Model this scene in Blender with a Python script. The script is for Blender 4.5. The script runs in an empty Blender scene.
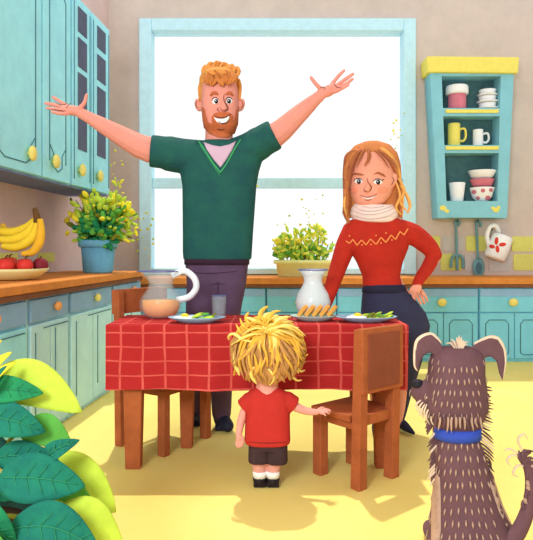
import bpy, bmesh, math, random
from mathutils import Vector, Matrix, Quaternion
from mathutils.bvhtree import BVHTree
from mathutils.geometry import delaunay_2d_cdt
random.seed(7)
F=600.0; CX=266.5; HY=250.0; EYE=1.0
scene=bpy.context.scene
col=scene.collection
def P(px,py,D): return Vector(((px-CX)*D/F, D, EYE-(py-HY)*D/F))
def S(D): return D/F
CAM=Vector((0,0,EYE))
# ------------------------------------------------------------------ materials
def lin(c):
    out=[]
    for v in c:
        v=v/255.0
        out.append(v/12.92 if v<=0.04045 else ((v+0.055)/1.055)**2.4)
    return (out[0],out[1],out[2],1)
MATS={}
def mat(name,c,rough=0.85,var=0.10,scale=14,spec=0.15,c2=None):
    if name in MATS: return MATS[name]
    m=bpy.data.materials.new(name); m.use_nodes=True
    nt=m.node_tree; b=nt.nodes['Principled BSDF']
    b.inputs['Roughness'].default_value=rough
    b.inputs['Specular IOR Level'].default_value=spec
    tc=nt.nodes.new('ShaderNodeTexCoord')
    n=nt.nodes.new('ShaderNodeTexNoise'); n.inputs['Scale'].default_value=scale; n.inputs['Detail'].default_value=6
    n.inputs['Roughness'].default_value=0.7
    nt.links.new(tc.outputs['Object'],n.inputs['Vector'])
    r=nt.nodes.new('ShaderNodeValToRGB')
    L=lin(c)
    if c2: A=L; B=lin(c2)
    else:
        A=tuple(min(1,v*(1-var)) for v in L[:3])+(1,); B=tuple(min(1,v*(1+var)) for v in L[:3])+(1,)
    r.color_ramp.elements[0].position=0.35; r.color_ramp.elements[0].color=A
    r.color_ramp.elements[1].position=0.65; r.color_ramp.elements[1].color=B
    nt.links.new(n.outputs['Fac'],r.inputs['Fac'])
    nt.links.new(r.outputs['Color'],b.inputs['Base Color'])
    MATS[name]=m
    return m
def glassy(name,c,amount):
    m=bpy.data.materials.new(name); m.use_nodes=True
    nt=m.node_tree; b=nt.nodes['Principled BSDF']
    b.inputs['Base Color'].default_value=lin(c); b.inputs['Roughness'].default_value=0.12
    b.inputs['Alpha'].default_value=amount
    MATS[name]=m
    return m
wall_m=mat('plaster_beige',(210,193,182),var=.06,scale=5)
wallL_m=mat('plaster_rose',(218,190,186),var=.06,scale=5)
floor_m=mat('floor_yellow',(238,214,120),var=.05,scale=3,c2=(240,220,130))
teal=mat('cabinet_teal',(164,234,253),var=.07,scale=6)
tealL=mat('cabinet_pale',(194,240,254),var=.07,scale=5)
blue=mat('drawer_blue',(142,180,218),var=.07,scale=6)
under=mat('cabinet_under_shade',(122,140,190),var=.07)  # shade under the wall cabinets put into the colour
aqua=mat('cabinet_aqua',(128,206,232),var=.07,scale=6)
shelf_t=mat('shelf_teal',(138,200,214),var=.05,scale=6)
line_m=mat('groove_slate',(78,128,142),var=.05)
slate=mat('pane_slate',(92,98,120),var=.10)
knob_m=mat('knob_cream_yellow',(238,220,120),rough=.5)
knob_o=mat('knob_orange',(236,160,90),rough=.5)
frame_m=mat('window_pale_teal',(196,236,248),var=.05)
orange=mat('worktop_orange',(214,136,66),var=.12,scale=10)
brown=mat('worktop_brown',(128,84,62),var=.1)
wood=mat('wood_warm',(168,92,54),var=.16,scale=9)
woodD=mat('wood_dark',(104,62,52),var=.14,scale=9)
panel=mat('chair_panel',(138,74,52),var=.08,scale=9)
skin_m=mat('skin_man',(228,152,138),var=.05,scale=6)
skin_w=mat('skin_woman',(234,160,136),var=.05,scale=6)
skin_b=mat('skin_boy',(226,160,148),var=.05,scale=6)
ink=mat('ink_dark',(40,34,46),var=.0)
inkb=mat('ink_brown',(120,62,48),var=.0)
white=mat('white_paint',(246,246,246),var=.02)
green=mat('sweater_green',(38,96,86),var=.12,scale=8,c2=(32,80,84))
greenL=mat('trim_green',(70,170,110),var=.05)
lav=mat('undershirt_lavender',(206,176,200),var=.05)
pantsM=mat('trousers_plum',(92,72,98),var=.1)
belt_m=mat('belt_dark',(58,38,56),var=.05)
navy=mat('navy_cloth',(52,54,80),var=.1)
shoe_m=mat('shoe_navy',(40,42,62),rough=.6)
redK=mat('jumper_red',(182,46,32),var=.12,scale=8)
zig=mat('zigzag_orange',(240,150,84),var=.03)
scarf_m=mat('scarf_pale_pink',(238,218,210),var=.06,scale=20)
scarf_l=mat('scarf_line',(190,160,160),var=.0)
hairM=mat('hair_ginger',(222,152,80),var=.14,scale=25)
hairMd=mat('hair_ginger_dark',(176,100,52),var=.1,scale=25)
beard_m=mat('beard_ginger',(190,104,66),var=.1,scale=25)
hairW=mat('hair_auburn',(202,128,76),var=.12,scale=18)
hairWd=mat('hair_auburn_dark',(168,98,62),var=.1)
hairWl=mat('hair_auburn_gold',(236,176,96),var=.1)
hairB=mat('hair_straw',(232,184,74),var=.12,scale=20)
hairBs=mat('hair_brown_under',(196,146,88),var=.12,scale=14)
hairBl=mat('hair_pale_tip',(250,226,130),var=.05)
redB=mat('tee_red',(190,51,45),var=.06)
shorts_m=mat('shorts_brown',(66,48,52),var=.1)
dogm=mat('dog_brown',(108,77,84),var=.09,scale=20)
dogc=mat('dog_cream',(226,204,178),var=.06)
dogs=mat('dog_stroke',(186,154,136),var=.06)
collar_m=mat('collar_blue',(58,84,186),var=.05)
lime=mat('leaf_lime',(190,214,72),var=.1)
yel=mat('leaf_yellow',(240,226,60),var=.08)
grn=mat('leaf_green',(92,170,70),var=.12)
grnD=mat('leaf_deep_green',(40,142,84),var=.15,c2=(30,120,86),scale=12)
tealD=mat('leaf_teal_green',(24,104,92),var=.15,c2=(34,128,100),scale=12)
olive=mat('leaf_olive',(128,132,40),var=.1)
vein=mat('leaf_vein',(50,140,100),var=.0)
potb=mat('pot_blue',(112,180,214),var=.08)
potbd=mat('pot_deep_blue',(72,146,206),var=.08)
poty=mat('pot_sunny_lime',(240,244,168),var=.06)  # planter colour paled with the window glow
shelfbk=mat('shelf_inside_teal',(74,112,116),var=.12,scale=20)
yellowp=mat('yellow_paint',(242,226,110),var=.05,scale=25)
pink=mat('pink_glaze',(216,124,140),var=.06)
steel=mat('utensil_teal_grey',(112,158,166),rough=.5,var=.06)
steelD=mat('utensil_dark',(78,118,128),rough=.5)
redp=mat('flower_red',(226,70,56),var=.05)
tileg=mat('tile_grey',(200,196,190),var=.05)
tiley=mat('tile_lime',(222,222,120),var=.06)
glass=glassy('clear_glass',(205,232,240),.13)
pane_g=glassy('window_glass',(245,250,250),.04)
juice=mat('orange_juice',(250,160,24),rough=.4,var=.08)
plate_m=mat('plate_blue',(150,184,214),rough=.4,var=.05)
eggw=mat('egg_white',(250,248,240),var=.02)
yolk=mat('egg_yolk',(248,200,50),rough=.4,var=.05)
bread_m=mat('bread_gold',(240,192,92),var=.1,scale=30)
crust=mat('bread_crust',(218,160,76),var=.1)
apple_m=mat('apple_red',(206,56,48),rough=.45,var=.25,scale=9)
plum_m=mat('plum_dark',(126,36,50),rough=.5,var=.1)
ban_m=mat('banana_yellow',(248,216,56),rough=.6,var=.08)
ban_d=mat('banana_stem',(104,74,40),var=.1)
bowl_m=mat('bowl_cream',(236,234,168),var=.05)
limeS=mat('leaf_sunny_lime',(222,236,100),var=.06)  # sill plant leaves, window glow put into lighter colours
yelS=mat('leaf_sunny_yellow',(252,240,96),var=.06)
grnS=mat('leaf_sunny_green',(156,208,84),var=.08)
soil=mat('soil',(82,58,44),var=.2)
terr=mat('pot_dark_green',(44,86,78),var=.1)
# tablecloth: red with a hand-drawn check of paler lines
def cloth_mat():
    m=bpy.data.materials.new('tablecloth_check'); m.use_nodes=True
    nt=m.node_tree; b=nt.nodes['Principled BSDF']; b.inputs['Roughness'].default_value=.9; b.inputs['Specular IOR Level'].default_value=.1
    tc=nt.nodes.new('ShaderNodeTexCoord'); 
    nz=nt.nodes.new('ShaderNodeTexNoise'); nz.inputs['Scale'].default_value=5
    nt.links.new(tc.outputs['Object'],nz.inputs['Vector'])
    ma=nt.nodes.new('ShaderNodeVectorMath'); ma.operation='MULTIPLY_ADD'
    ma.inputs[1].default_value=(.02,.02,.02)
    nt.links.new(nz.outputs['Color'],ma.inputs[0]); nt.links.new(tc.outputs['Object'],ma.inputs[2])
    sp=nt.nodes.new('ShaderNodeSeparateXYZ'); nt.links.new(ma.outputs[0],sp.inputs[0])
    def line(out,period,half,off):
        a=nt.nodes.new('ShaderNodeMath'); a.operation='ADD'; a.inputs[1].default_value=off; nt.links.new(out,a.inputs[0])
        d=nt.nodes.new('ShaderNodeMath'); d.operation='DIVIDE'; d.inputs[1].default_value=period; nt.links.new(a.outputs[0],d.inputs[0])
        f=nt.nodes.new('ShaderNodeMath'); f.operation='FRACT'; nt.links.new(d.outputs[0],f.inputs[0])
        l=nt.nodes.new('ShaderNodeMath'); l.operation='LESS_THAN'; l.inputs[1].default_value=half/period; nt.links.new(f.outputs[0],l.inputs[0])
        return l.outputs[0]
    lx=line(sp.outputs['X'],.0985,.010,.55); lz=line(sp.outputs['Z'],.064,.007,.262); ly=line(sp.outputs['Y'],.0985,.013,0)
    g=nt.nodes.new('ShaderNodeNewGeometry'); sn=nt.nodes.new('ShaderNodeSeparateXYZ'); nt.links.new(g.outputs['Normal'],sn.inputs[0])
    def absn(o):
        a=nt.nodes.new('ShaderNodeMath'); a.operation='ABSOLUTE'; nt.links.new(o,a.inputs[0])
        l=nt.nodes.new('ShaderNodeMath'); l.operation='LESS_THAN'; l.inputs[1].default_value=.6; nt.links.new(a.outputs[0],l.inputs[0]); return l.outputs[0]
    def mul(a,b_):
        k=nt.nodes.new('ShaderNodeMath'); k.operation='MULTIPLY'; nt.links.new(a,k.inputs[0]); nt.links.new(b_,k.inputs[1]); return k.outputs[0]
    def mx(a,b_):
        k=nt.nodes.new('ShaderNodeMath'); k.operation='MAXIMUM'; nt.links.new(a,k.inputs[0]); nt.links.new(b_,k.inputs[1]); return k.outputs[0]
    tot=mx(mx(mul(lx,absn(sn.outputs['X'])),mul(ly,absn(sn.outputs['Y']))),mul(lz,absn(sn.outputs['Z'])))
    n2=nt.nodes.new('ShaderNodeTexNoise'); n2.inputs['Scale'].default_value=9; n2.inputs['Detail'].default_value=6
    nt.links.new(tc.outputs['Object'],n2.inputs['Vector'])
    fade=nt.nodes.new('ShaderNodeMath'); fade.operation='MULTIPLY_ADD'; fade.inputs[1].default_value=1.1; fade.inputs[2].default_value=0.05
    nt.links.new(n2.outputs['Fac'],fade.inputs[0])
    mixr=nt.nodes.new('ShaderNodeMix'); mixr.data_type='RGBA'
    mixr.inputs['A'].default_value=lin((162,35,40)); mixr.inputs['B'].default_value=lin((184,49,48))
    nt.links.new(n2.outputs['Fac'],mixr.inputs['Factor'])
    mx2=nt.nodes.new('ShaderNodeMix'); mx2.data_type='RGBA'; mx2.inputs['B'].default_value=lin((226,108,98))
    nt.links.new(mul(tot,fade.outputs[0]),mx2.inputs['Factor']); nt.links.new(mixr.outputs['Result'],mx2.inputs['A'])
    nt.links.new(mx2.outputs['Result'],b.inputs['Base Color'])
    return m
cloth_m=cloth_mat()
# ------------------------------------------------------------------ mesh builder
def frame_from(d):
    d=d.normalized(); a=Vector((0,0,1)) if abs(d.z)<.9 else Vector((1,0,0))
    u=d.cross(a).normalized(); v=d.cross(u).normalized(); return u,v
class MB:
    def __init__(s): s.v=[]; s.f=[]; s.m=[]; s.mats=[]; s.cur=0
    def use(s,m):
        if m not in s.mats: s.mats.append(m)
        s.cur=s.mats.index(m); return s
    def face(s,ids): s.f.append(tuple(ids)); s.m.append(s.cur)
    def hexa(s,c8):   # bottom 4 ccw, top 4 ccw
        o=len(s.v); s.v+= [Vector(c) for c in c8]
        for q in ((3,2,1,0),(4,5,6,7),(0,1,5,4),(1,2,6,5),(2,3,7,6),(3,0,4,7)): s.face([o+i for i in q])
    def box(s,x0,x1,y0,y1,z0,z1):
        s.hexa([(x0,y0,z0),(x1,y0,z0),(x1,y1,z0),(x0,y1,z0),(x0,y0,z1),(x1,y0,z1),(x1,y1,z1),(x0,y1,z1)])
    def rings(s,rs,cap=True):
        n=len(rs[0]); o=len(s.v)
        for r in rs: s.v+=[Vector(p) for p in r]
        for k in range(len(rs)-1):
            for i in range(n):
                j=(i+1)%n
                s.face([o+k*n+i,o+k*n+j,o+(k+1)*n+j,o+(k+1)*n+i])
        if cap:
            s.face([o+i for i in range(n)][::-1]); s.face([o+(len(rs)-1)*n+i for i in range(n)])
    def loft(s,sec,n=24,e=2.0,cap=True):   # sec: (center Vector, rx, ry)
        rs=[]
        for c,rx,ry in sec:
            ring=[]
            for i in range(n):
                a=2*math.pi*i/n; ca,sa=math.cos(a),math.sin(a)
                ring.append(c+Vector((rx*math.copysign(abs(ca)**(2/e),ca),ry*math.copysign(abs(sa)**(2/e),sa),0)))
            rs.append(ring)
        s.rings(rs,cap)
    def lathe(s,prof,c,n=28,cap=True):   # prof: (r,z)
        s.loft([(c+Vector((0,0,z)),r,r) for r,z in prof],n,2.0,cap)
    def ell(s,c,r,q=None,nu=16,nv=10):
        c=Vector(c); rs=[]
        for k in range(nv+1):
            t=math.pi*k/nv; t=min(max(t,.03),math.pi-.03)
            ring=[]
            for i in range(nu):
                a=2*math.pi*i/nu
                p=Vector((r[0]*math.sin(t)*math.cos(a),r[1]*math.sin(t)*math.sin(a),-r[2]*math.cos(t)))
                if q is not None: p=q@p
                ring.append(c+p)
            rs.append(ring)
        s.rings(rs)
    def tube(s,pts,rad,n=10,round_=False,flat=1.0):
        pts=[Vector(p) for p in pts]
        if not isinstance(rad,(list,tuple)): rad=[rad]*len(pts)
        rad=list(rad)
        if round_:
            d0=(pts[0]-pts[1]).normalized(); d1=(pts[-1]-pts[-2]).normalized()
            a=[(pts[0]+d0*rad[0]*math.sin(t),rad[0]*math.cos(t)) for t in (1.5,1.1,.6)]
            b=[(pts[-1]+d1*rad[-1]*math.sin(t),rad[-1]*math.cos(t)) for t in (.6,1.1,1.5)]
            pts=[p for p,_ in a]+pts+[p for p,_ in b]; rad=[r for _,r in a]+rad+[r for _,r in b]
        rs=[]; u=None
        for i,p in enumerate(pts):
            d=(pts[min(i+1,len(pts)-1)]-pts[max(i-1,0)])
            if d.length<1e-9: d=Vector((0,0,1))
            d.normalize()
            if u is None: u,v=frame_from(d)
            else:
                u=(u-d*u.dot(d))
                if u.length<1e-6: u,v=frame_from(d)
                u.normalize(); v=d.cross(u).normalized()
            rs.append([p+(u*math.cos(2*math.pi*k/n)+v*math.sin(2*math.pi*k/n)*flat)*rad[i] for k in range(n)])
        s.rings(rs)
    def cone(s,a,b,ra,rb,n=16): s.tube([a,(Vector(a)+Vector(b))/2,b],[ra,(ra+rb)/2,rb],n,True)
    def build(s,name,m=None,parent=None,loc=None,smooth=True,bevel=0):
        if parent is not None:
            org=ORG[parent.name]
        else: org=Vector(loc) if loc is not None else Vector((0,0,0))
        me=bpy.data.meshes.new(name)
        me.from_pydata([tuple(v-org) for v in s.v],[],s.f)
        ms=s.mats if s.mats else [m]
        for k in ms: me.materials.append(k)
        if s.mats: me.polygons.foreach_set('material_index',s.m)
        me.validate()
        bm=bmesh.new(); bm.from_mesh(me); bmesh.ops.recalc_face_normals(bm,faces=bm.faces); bm.to_mesh(me); bm.free()
        for p in me.polygons: p.use_smooth=smooth
        o=bpy.data.objects.new(name,me); col.objects.link(o)
        if parent is not None: o.parent=parent
        else: o.location=org
        ORG[o.name]=org
        if bevel:
            b=o.modifiers.new('b','BEVEL'); b.width=bevel; b.segments=2; b.limit_method='ANGLE'
        return o
ORG={}
def smooth_pts(pts,k=6):
    pts=[Vector(p) for p in pts]; out=[]
    for i in range(len(pts)-1):
        p0=pts[max(i-1,0)];p1=pts[i];p2=pts[i+1];p3=pts[min(i+2,len(pts)-1)]
        for j in range(k):
            t=j/k
            out.append(.5*((2*p1)+(-p0+p2)*t+(2*p0-5*p1+4*p2-p3)*t*t+(-p0+3*p1-3*p2+p3)*t**3))
    out.append(pts[-1]); return out
def blob(name,mb,m,parent,vox=.006,it=6,fac=.5,loc=None):
    """one continuous surface grown over the overlapping volumes in mb"""
    me=bpy.data.meshes.new('tmp'); me.from_pydata([tuple(v) for v in mb.v],[],mb.f); me.validate()
    bm=bmesh.new(); bm.from_mesh(me); bmesh.ops.recalc_face_normals(bm,faces=bm.faces); bm.to_mesh(me); bm.free()
    t=bpy.data.objects.new('tmp',me); col.objects.link(t)
    r=t.modifiers.new('r','REMESH'); r.mode='VOXEL'; r.voxel_size=vox; r.use_smooth_shade=True
    if it:
        k=t.modifiers.new('s','SMOOTH'); k.iterations=it; k.factor=fac
    dg=bpy.context.evaluated_depsgraph_get(); dg.update()
    ev=t.evaluated_get(dg); me2=bpy.data.meshes.new_from_object(ev)
    bpy.data.objects.remove(t); bpy.data.meshes.remove(me)
    org=ORG[parent.name] if parent is not None else Vector(loc or (0,0,0))
    me2.name=name
    me2.transform(Matrix.Translation(-org))
    me2.materials.clear(); me2.materials.append(m)
    for p in me2.polygons: p.use_smooth=True
    o=bpy.data.objects.new(name,me2); col.objects.link(o)
    if parent is not None: o.parent=parent
    else: o.location=org
    ORG[o.name]=org
    return o
def tag(o,label=None,cat=None,group=None,kind=None):
    if label: o['label']=label
    if cat: o['category']=cat
    if group: o['group']=group
    if kind: o['kind']=kind
    return o
def thing(name,label,cat,loc,group=None):
    o=bpy.data.objects.new(name,None); col.objects.link(o); o.location=Vector(loc); o.empty_display_size=.1
    ORG[o.name]=Vector(loc)
    return tag(o,label,cat,group)
def struct(name,mb,m=None,parent=None,smooth=False,bevel=0):
    o=mb.build(name,m,parent,smooth=smooth,bevel=bevel)
    if parent is None: o['kind']='structure'
    return o
# ---- surface drawing: shapes laid onto a surface as thin solid appliqués
def bvh(*objs):
    vs=[];fs=[]
    for o in objs:
        org=ORG[o.name]; b=len(vs)
        vs+=[v.co+org for v in o.data.vertices]; fs+=[[b+i for i in p.vertices] for p in o.data.polygons]
    return BVHTree.FromPolygons(vs,fs)
def hit(tree,px,py,D):
    p=P(px,py,D); d=(p-CAM).normalized()
    h=tree.ray_cast(CAM,d)
    return (h[0],d) if h[0] is not None else (None,d)
def project(tree,pts,D):
    res=[]; last=None
    hs=[hit(tree,x,y,D) for x,y in pts]
    ds=[h[0].y for h in hs if h[0] is not None]
    dm=sum(ds)/len(ds) if ds else D
    for (x,y),(h,d) in zip(pts,hs):
        if h is None: h=P(x,y,last if last else dm)
        else: last=h.y
        res.append((h,d))
    return res
def decal(mb,tree,poly,D,t=.004,step=3.0,back=.003):
    # densify outline
    out=[]
    n=len(poly)
    for i in range(n):
        a=Vector(poly[i]);b=Vector(poly[(i+1)%n]); k=max(1,int((b-a).length/step))
        for j in range(k): out.append(a+(b-a)*j/k)
    xs=[p.x for p in out];ys=[p.y for p in out]
    pts=list(out); m=len(out)
    def inside(x,y):
        c=False;j=m-1
        for i in range(m):
            if (out[i].y>y)!=(out[j].y>y) and x<(out[j].x-out[i].x)*(y-out[i].y)/(out[j].y-out[i].y)+out[i].x: c=not c
            j=i
        return c
    x=min(xs)+step/2
    while x<max(xs):
        y=min(ys)+step/2
        while y<max(ys):
            if inside(x,y) and min((Vector((x,y))-p).length for p in out)>step*.5: pts.append(Vector((x,y)))
            y+=step
        x+=step
    r=delaunay_2d_cdt(pts,[(i,(i+1)%m) for i in range(m)],[list(range(m))],1,1e-5)
    v2,e2,f2=r[0],r[1],r[2]
    pr=project(tree,[(v.x,v.y) for v in v2],D)
    o=len(mb.v); N=len(v2)
    mb.v+=[h-d*t for h,d in pr]; mb.v+=[h+d*back for h,d in pr]
    cnt={}
    for f in f2:
        if not inside(sum(v2[i].x for i in f)/len(f),sum(v2[i].y for i in f)/len(f)): continue
        mb.face([o+i for i in f]); mb.face([o+N+i for i in reversed(f)])
        for a,b in zip(f,list(f[1:])+[f[0]]):
            cnt[(a,b)]=1
    for (a,b) in list(cnt):
        if (b,a) not in cnt: mb.face([o+b,o+a,o+N+a,o+N+b])
def stroke(mb,tree,pts,D,w,t=.0,k=5,taper=True):
    """a drawn line of half-width w px that lies on the surface"""
    p2=smooth_pts([(x,y,0) for x,y in pts],k) if len(pts)>1 else pts
    pr=project(tree,[(p.x,p.y) for p in p2],D)
    n=len(pr); P3=[h-d*(t+w*S(D)*.3) for h,d in pr]
    R=[w*S(D)*((.35+.65*math.sin(math.pi*min(max((i+.5)/n,0),1))) if taper else 1) for i in range(n)]
    mb.tube(P3,R,6)
def ellipse_poly(cx,cy,rx,ry,n=14,rot=0):
    c,s=math.cos(rot),math.sin(rot)
    return [(cx+rx*math.cos(a)*c-ry*math.sin(a)*s,cy+rx*math.cos(a)*s+ry*math.sin(a)*c) for a in [2*math.pi*i/n for i in range(n)]]
def dup(root,loc=None,label=None):
    def cp(o,par):
        c=o.copy(); col.objects.link(c); c.parent=par; ORG[c.name]=ORG.get(o.name,Vector())
        for ch in [x for x in bpy.data.objects if x.parent==o]: cp(ch,c)
        return c
    r=cp(root,None)
    if loc is not None: r.location=loc
    if label: r['label']=label
    return r
WORLD=1.12; SUN=2.5; SUNEL=69; FILL=112; EXPO=0.0
# ------------------------------------------------------------------ setting
WD=5.9   # back wall distance
b=MB(); b.box(-3.2,3.8,-1.2,6.2,-.1,0); struct('floor',b,floor_m)
HT=3.5; WX0,WX1,WZ0,WZ1=-1.244,1.46,.762,3.262
b=MB(); b.box(-1.56,WX0,WD,WD+.2,0,HT); b.box(WX1,3.6,WD,WD+.2,0,HT); b.box(WX0,WX1,WD,WD+.2,0,WZ0); b.box(WX0,WX1,WD,WD+.2,WZ1,HT)
struct('wall_back',b,wall_m)
def W(t,o,z): return Vector((-2.069+.0875*t+o,t,z))
def LB(mb,D0,D1,o0,o1,z0,z1):
    mb.hexa([W(D0,o0,z0),W(D0,o1,z0),W(D1,o1,z0),W(D1,o0,z0),W(D0,o0,z1),W(D0,o1,z1),W(D1,o1,z1),W(D1,o0,z1)])
b=MB(); LB(b,-.6,5.92,-.15,0,0,HT); struct('wall_left',b,wallL_m)
b=MB(); b.box(3.6,3.75,-1.2,1.2,0,HT); b.box(3.6,3.75,5.2,6.1,0,HT); b.box(3.6,3.75,1.2,5.2,0,.5); b.box(3.6,3.75,1.2,5.2,3.3,HT); struct('wall_right',b,wall_m)
b=MB(); b.box(3.58,3.7,1.2,1.3,.5,3.3); b.box(3.58,3.7,5.1,5.2,.5,3.3); b.box(3.58,3.7,1.3,5.1,3.2,3.3); b.box(3.58,3.7,1.3,5.1,.5,.6); w2=struct('fill_window',b,frame_m); b=MB(); b.box(3.64,3.646,1.3,5.1,.6,3.2); b.build('fill_window_pane',pane_g,w2,smooth=False)  # out-of-view window added to let light onto the left cabinets
b=MB(); b.box(-2.6,3.6,-1.2,3.15,HT,HT+.1); struct('sky_block_ceiling',b,wall_m)  # unseen part ceiling added to cut sky light, open where sun enters
# window
b=MB(); wf=.12
b.box(WX0,WX0+wf,WD-.05,WD+.14,WZ0,WZ1); b.box(WX1-wf,WX1,WD-.05,WD+.14,WZ0,WZ1)
b.box(WX0+wf,WX1-wf,WD-.05,WD+.14,WZ1-wf,WZ1); b.box(WX0+wf,WX1-wf,WD-.05,WD+.14,WZ0,WZ0+.06)
w=struct('window_1',b,frame_m,bevel=.01)
b=MB(); b.box(WX0+wf,WX1-wf,WD+.0,WD+.08,1.61,1.71); b.build('transom_bar',frame_m,w,smooth=False,bevel=.008)
b=MB(); b.box(WX0+wf,WX1-wf,WD+.05,WD+.056,WZ0+.06,1.61); b.build('lower_pane',pane_g,w,smooth=False)
b=MB(); b.box(WX0+wf,WX1-wf,WD+.05,WD+.056,1.71,WZ1-wf); b.build('upper_pane',pane_g,w,smooth=False)
# splashback tiles
b=MB(); rr=random.Random(3)
def rtile(b,x0,x1,z0,z1,y,m):
    b.use(m); r=.018
    pts=[]
    for cx,cz,a0 in ((x1-r,z1-r,0),(x0+r,z1-r,90),(x0+r,z0+r,180),(x1-r,z0+r,270)):
        for k in range(4):
            a=math.radians(a0+30*k); pts.append((cx+r*math.cos(a),cz+r*math.sin(a)))
    b.rings([[(x,y,z) for x,z in pts],[(x,y-.007,z) for x,z in pts]])
pat=[['y','g','y','g','y','y','g'],['g','y','g','g','y','g','y']]
xs0=1.50
for row,(z0,z1) in enumerate(((.98,1.14),(.79,.965))):
    x=xs0-.02*row
    for k in range(9):
        wd=.20+.02*rr.random()
        rtile(b,x,x+wd,z0+.01*rr.random(),z1-.01*rr.random(),WD,tiley if pat[row][k%7]=='y' else tileg); x+=wd+.022
struct('trim_1',b,smooth=False)
b=MB()
def wtile(b,D0,D1,z0,z1,m): b.use(m); LB(b,D0,D1,0,.007,z0,z1)
for row,(z0,z1) in enumerate(((.835,.90),(.91,.98))):
    x=3.75+.1*row
    for k in range(3):
        wtile(b,x,x+.26,z0,z1,tiley if (k+row)%2 else tileg); x+=.285
struct('trim_2',b,smooth=False)
# ------------------------------------------------------------------ left base cabinets
def knob_left(parent,D,o,z,m,r=.026):
    k=MB(); k.ell(W(D,o+.022,z),(.02,r,r)); k.tube([W(D,o-.002,z),W(D,o+.018,z)],.009); k.build('knob',m,parent)
FO=.60
def lline(mb,pts,o,w=.004):
    mb.tube([W(t,o+.002,z) for t,z in pts],w,6)
spec=[(2.15,3.03,'leftmost pale blue base cabinet behind the big leafy plant',2.69),
      (3.05,3.53,'pale blue base cabinet just right of the leafy plant on the left side',3.33),
      (3.55,4.26,'pale blue base cabinet on the left wall, left of the red table',3.93),
      (4.28,4.955,'farthest left-wall base cabinet, at the curved end of the worktop behind the juice jug',4.7)]
for i,(a,c,lab,kd) in enumerate(spec):
    t=thing('base_cabinet',lab,'cabinet',W((a+c)/2,.3,0),'base cabinets along the left wall')
    b=MB(); LB(b,a,c,.012,FO-.02,0.0,.752); b.build('body',tealL if i else teal,t,smooth=False)
    b=MB(); LB(b,a+.012,c-.012,FO-.02,FO,.625,.742); d=b.build('drawer',blue,t,smooth=False,bevel=.004)
    knob_left(d,kd,FO,.69,knob_o if i!=2 else knob_m)
    mid=(a+c)/2
    for q,(u,v) in enumerate(((a+.012,mid-.006),(mid+.006,c-.012))):
        b=MB(); LB(b,u,v,FO-.02,FO,.03,.61); d=b.build('door',tealL if i else teal,t,smooth=False,bevel=.004)
        g=MB(); iw=(v-u)*.2
        lline(g,[(u+iw,.57),(u+iw,.12)],FO,.003)
        if q: lline(g,[(u-.1,.585),(v-iw*.3,.585)],FO,.003)
        g.build('panel_groove',line_m,d)
b=MB()
b.use(orange); LB(b,2.1,4.93,.012,FO+.03,.785,.83); 
b.use(brown); LB(b,2.1,4.92,.012,FO+.022,.753,.785)
b.use(orange); c=W(4.93,.32,.785)
o=b.build('worktop',None,None,loc=W(3.5,.3,.75),smooth=False,bevel=.006); tag(o,'orange wooden worktop running along the left wall under the fruit bowl','worktop')
# ------------------------------------------------------------------ back base cabinets
FY=5.36
names=['back-wall base cabinet behind the glass juice jug','back-wall base cabinet hidden mostly behind the man','back-wall base cabinet under the window, between the man and the white jug',
 'back-wall base cabinet behind the woman','teal base cabinet right of the woman\'s hip, with yellow drawer knob','teal base cabinet at the right edge of the picture, above the dog\'s right ear','last base cabinet beyond the right edge']
x=.634*0
X0=(479-CX)*FY/F-.634*5
for k in range(6):
    a=X0+k*.634; c=a+.634
    t=thing('base_cabinet',names[k],'cabinet',((a+c)/2,FY+.25,0),'base cabinets along the back wall')
    b=MB(); b.box(a+.004,c-.004,FY+.02,WD-.012,0.0,.662); b.build('body',aqua,t,smooth=False)
    b=MB(); b.box(a+.01,c-.01,FY,FY+.02,.445,.655); d=b.build('drawer',aqua,t,smooth=False,bevel=.004)
    b=MB(); b.box(a+.012,c-.012,FY-.004,FY,.585,.65); b.build('drawer_lip',blue,d,smooth=False)
    kb=MB(); kx=a+.634*.47; kb.ell((kx,FY-.024,.535),(.042,.02,.036)); kb.tube([(kx,FY+.001,.535),(kx,FY-.02,.535)],.012); kb.build('knob',knob_m,d)
    for u,v in ((a+.01,a+.314),(a+.32,c-.01)):
        b=MB(); b.box(u,v,FY,FY+.02,.03,.435); d=b.build('door',aqua,t,smooth=False,bevel=.004)
        g=MB(); iw=.05
        pts=[(u+iw,.08),(u+iw,.34),(u+iw+.03,.375),(v-iw-.03,.375),(v-iw,.34),(v-iw,.08),(v-iw-.03,.065),(u+iw+.03,.065),(u+iw,.08)]
        g.tube([(p,FY-.002,q) for p,q in pts],.004,6); g.build('panel_groove',line_m,d)
b=MB(); b.use(orange); b.box(X0,3.3,FY-.03,WD-.012,.695,.752); b.use(brown); b.box(X0,3.3,FY-.02,WD-.012,.664,.695)
o=b.build('worktop',None,None,loc=(0.6,5.6,.66),smooth=False,bevel=.006); tag(o,'orange wooden worktop along the back wall under the window and wall tiles','worktop')
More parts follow.
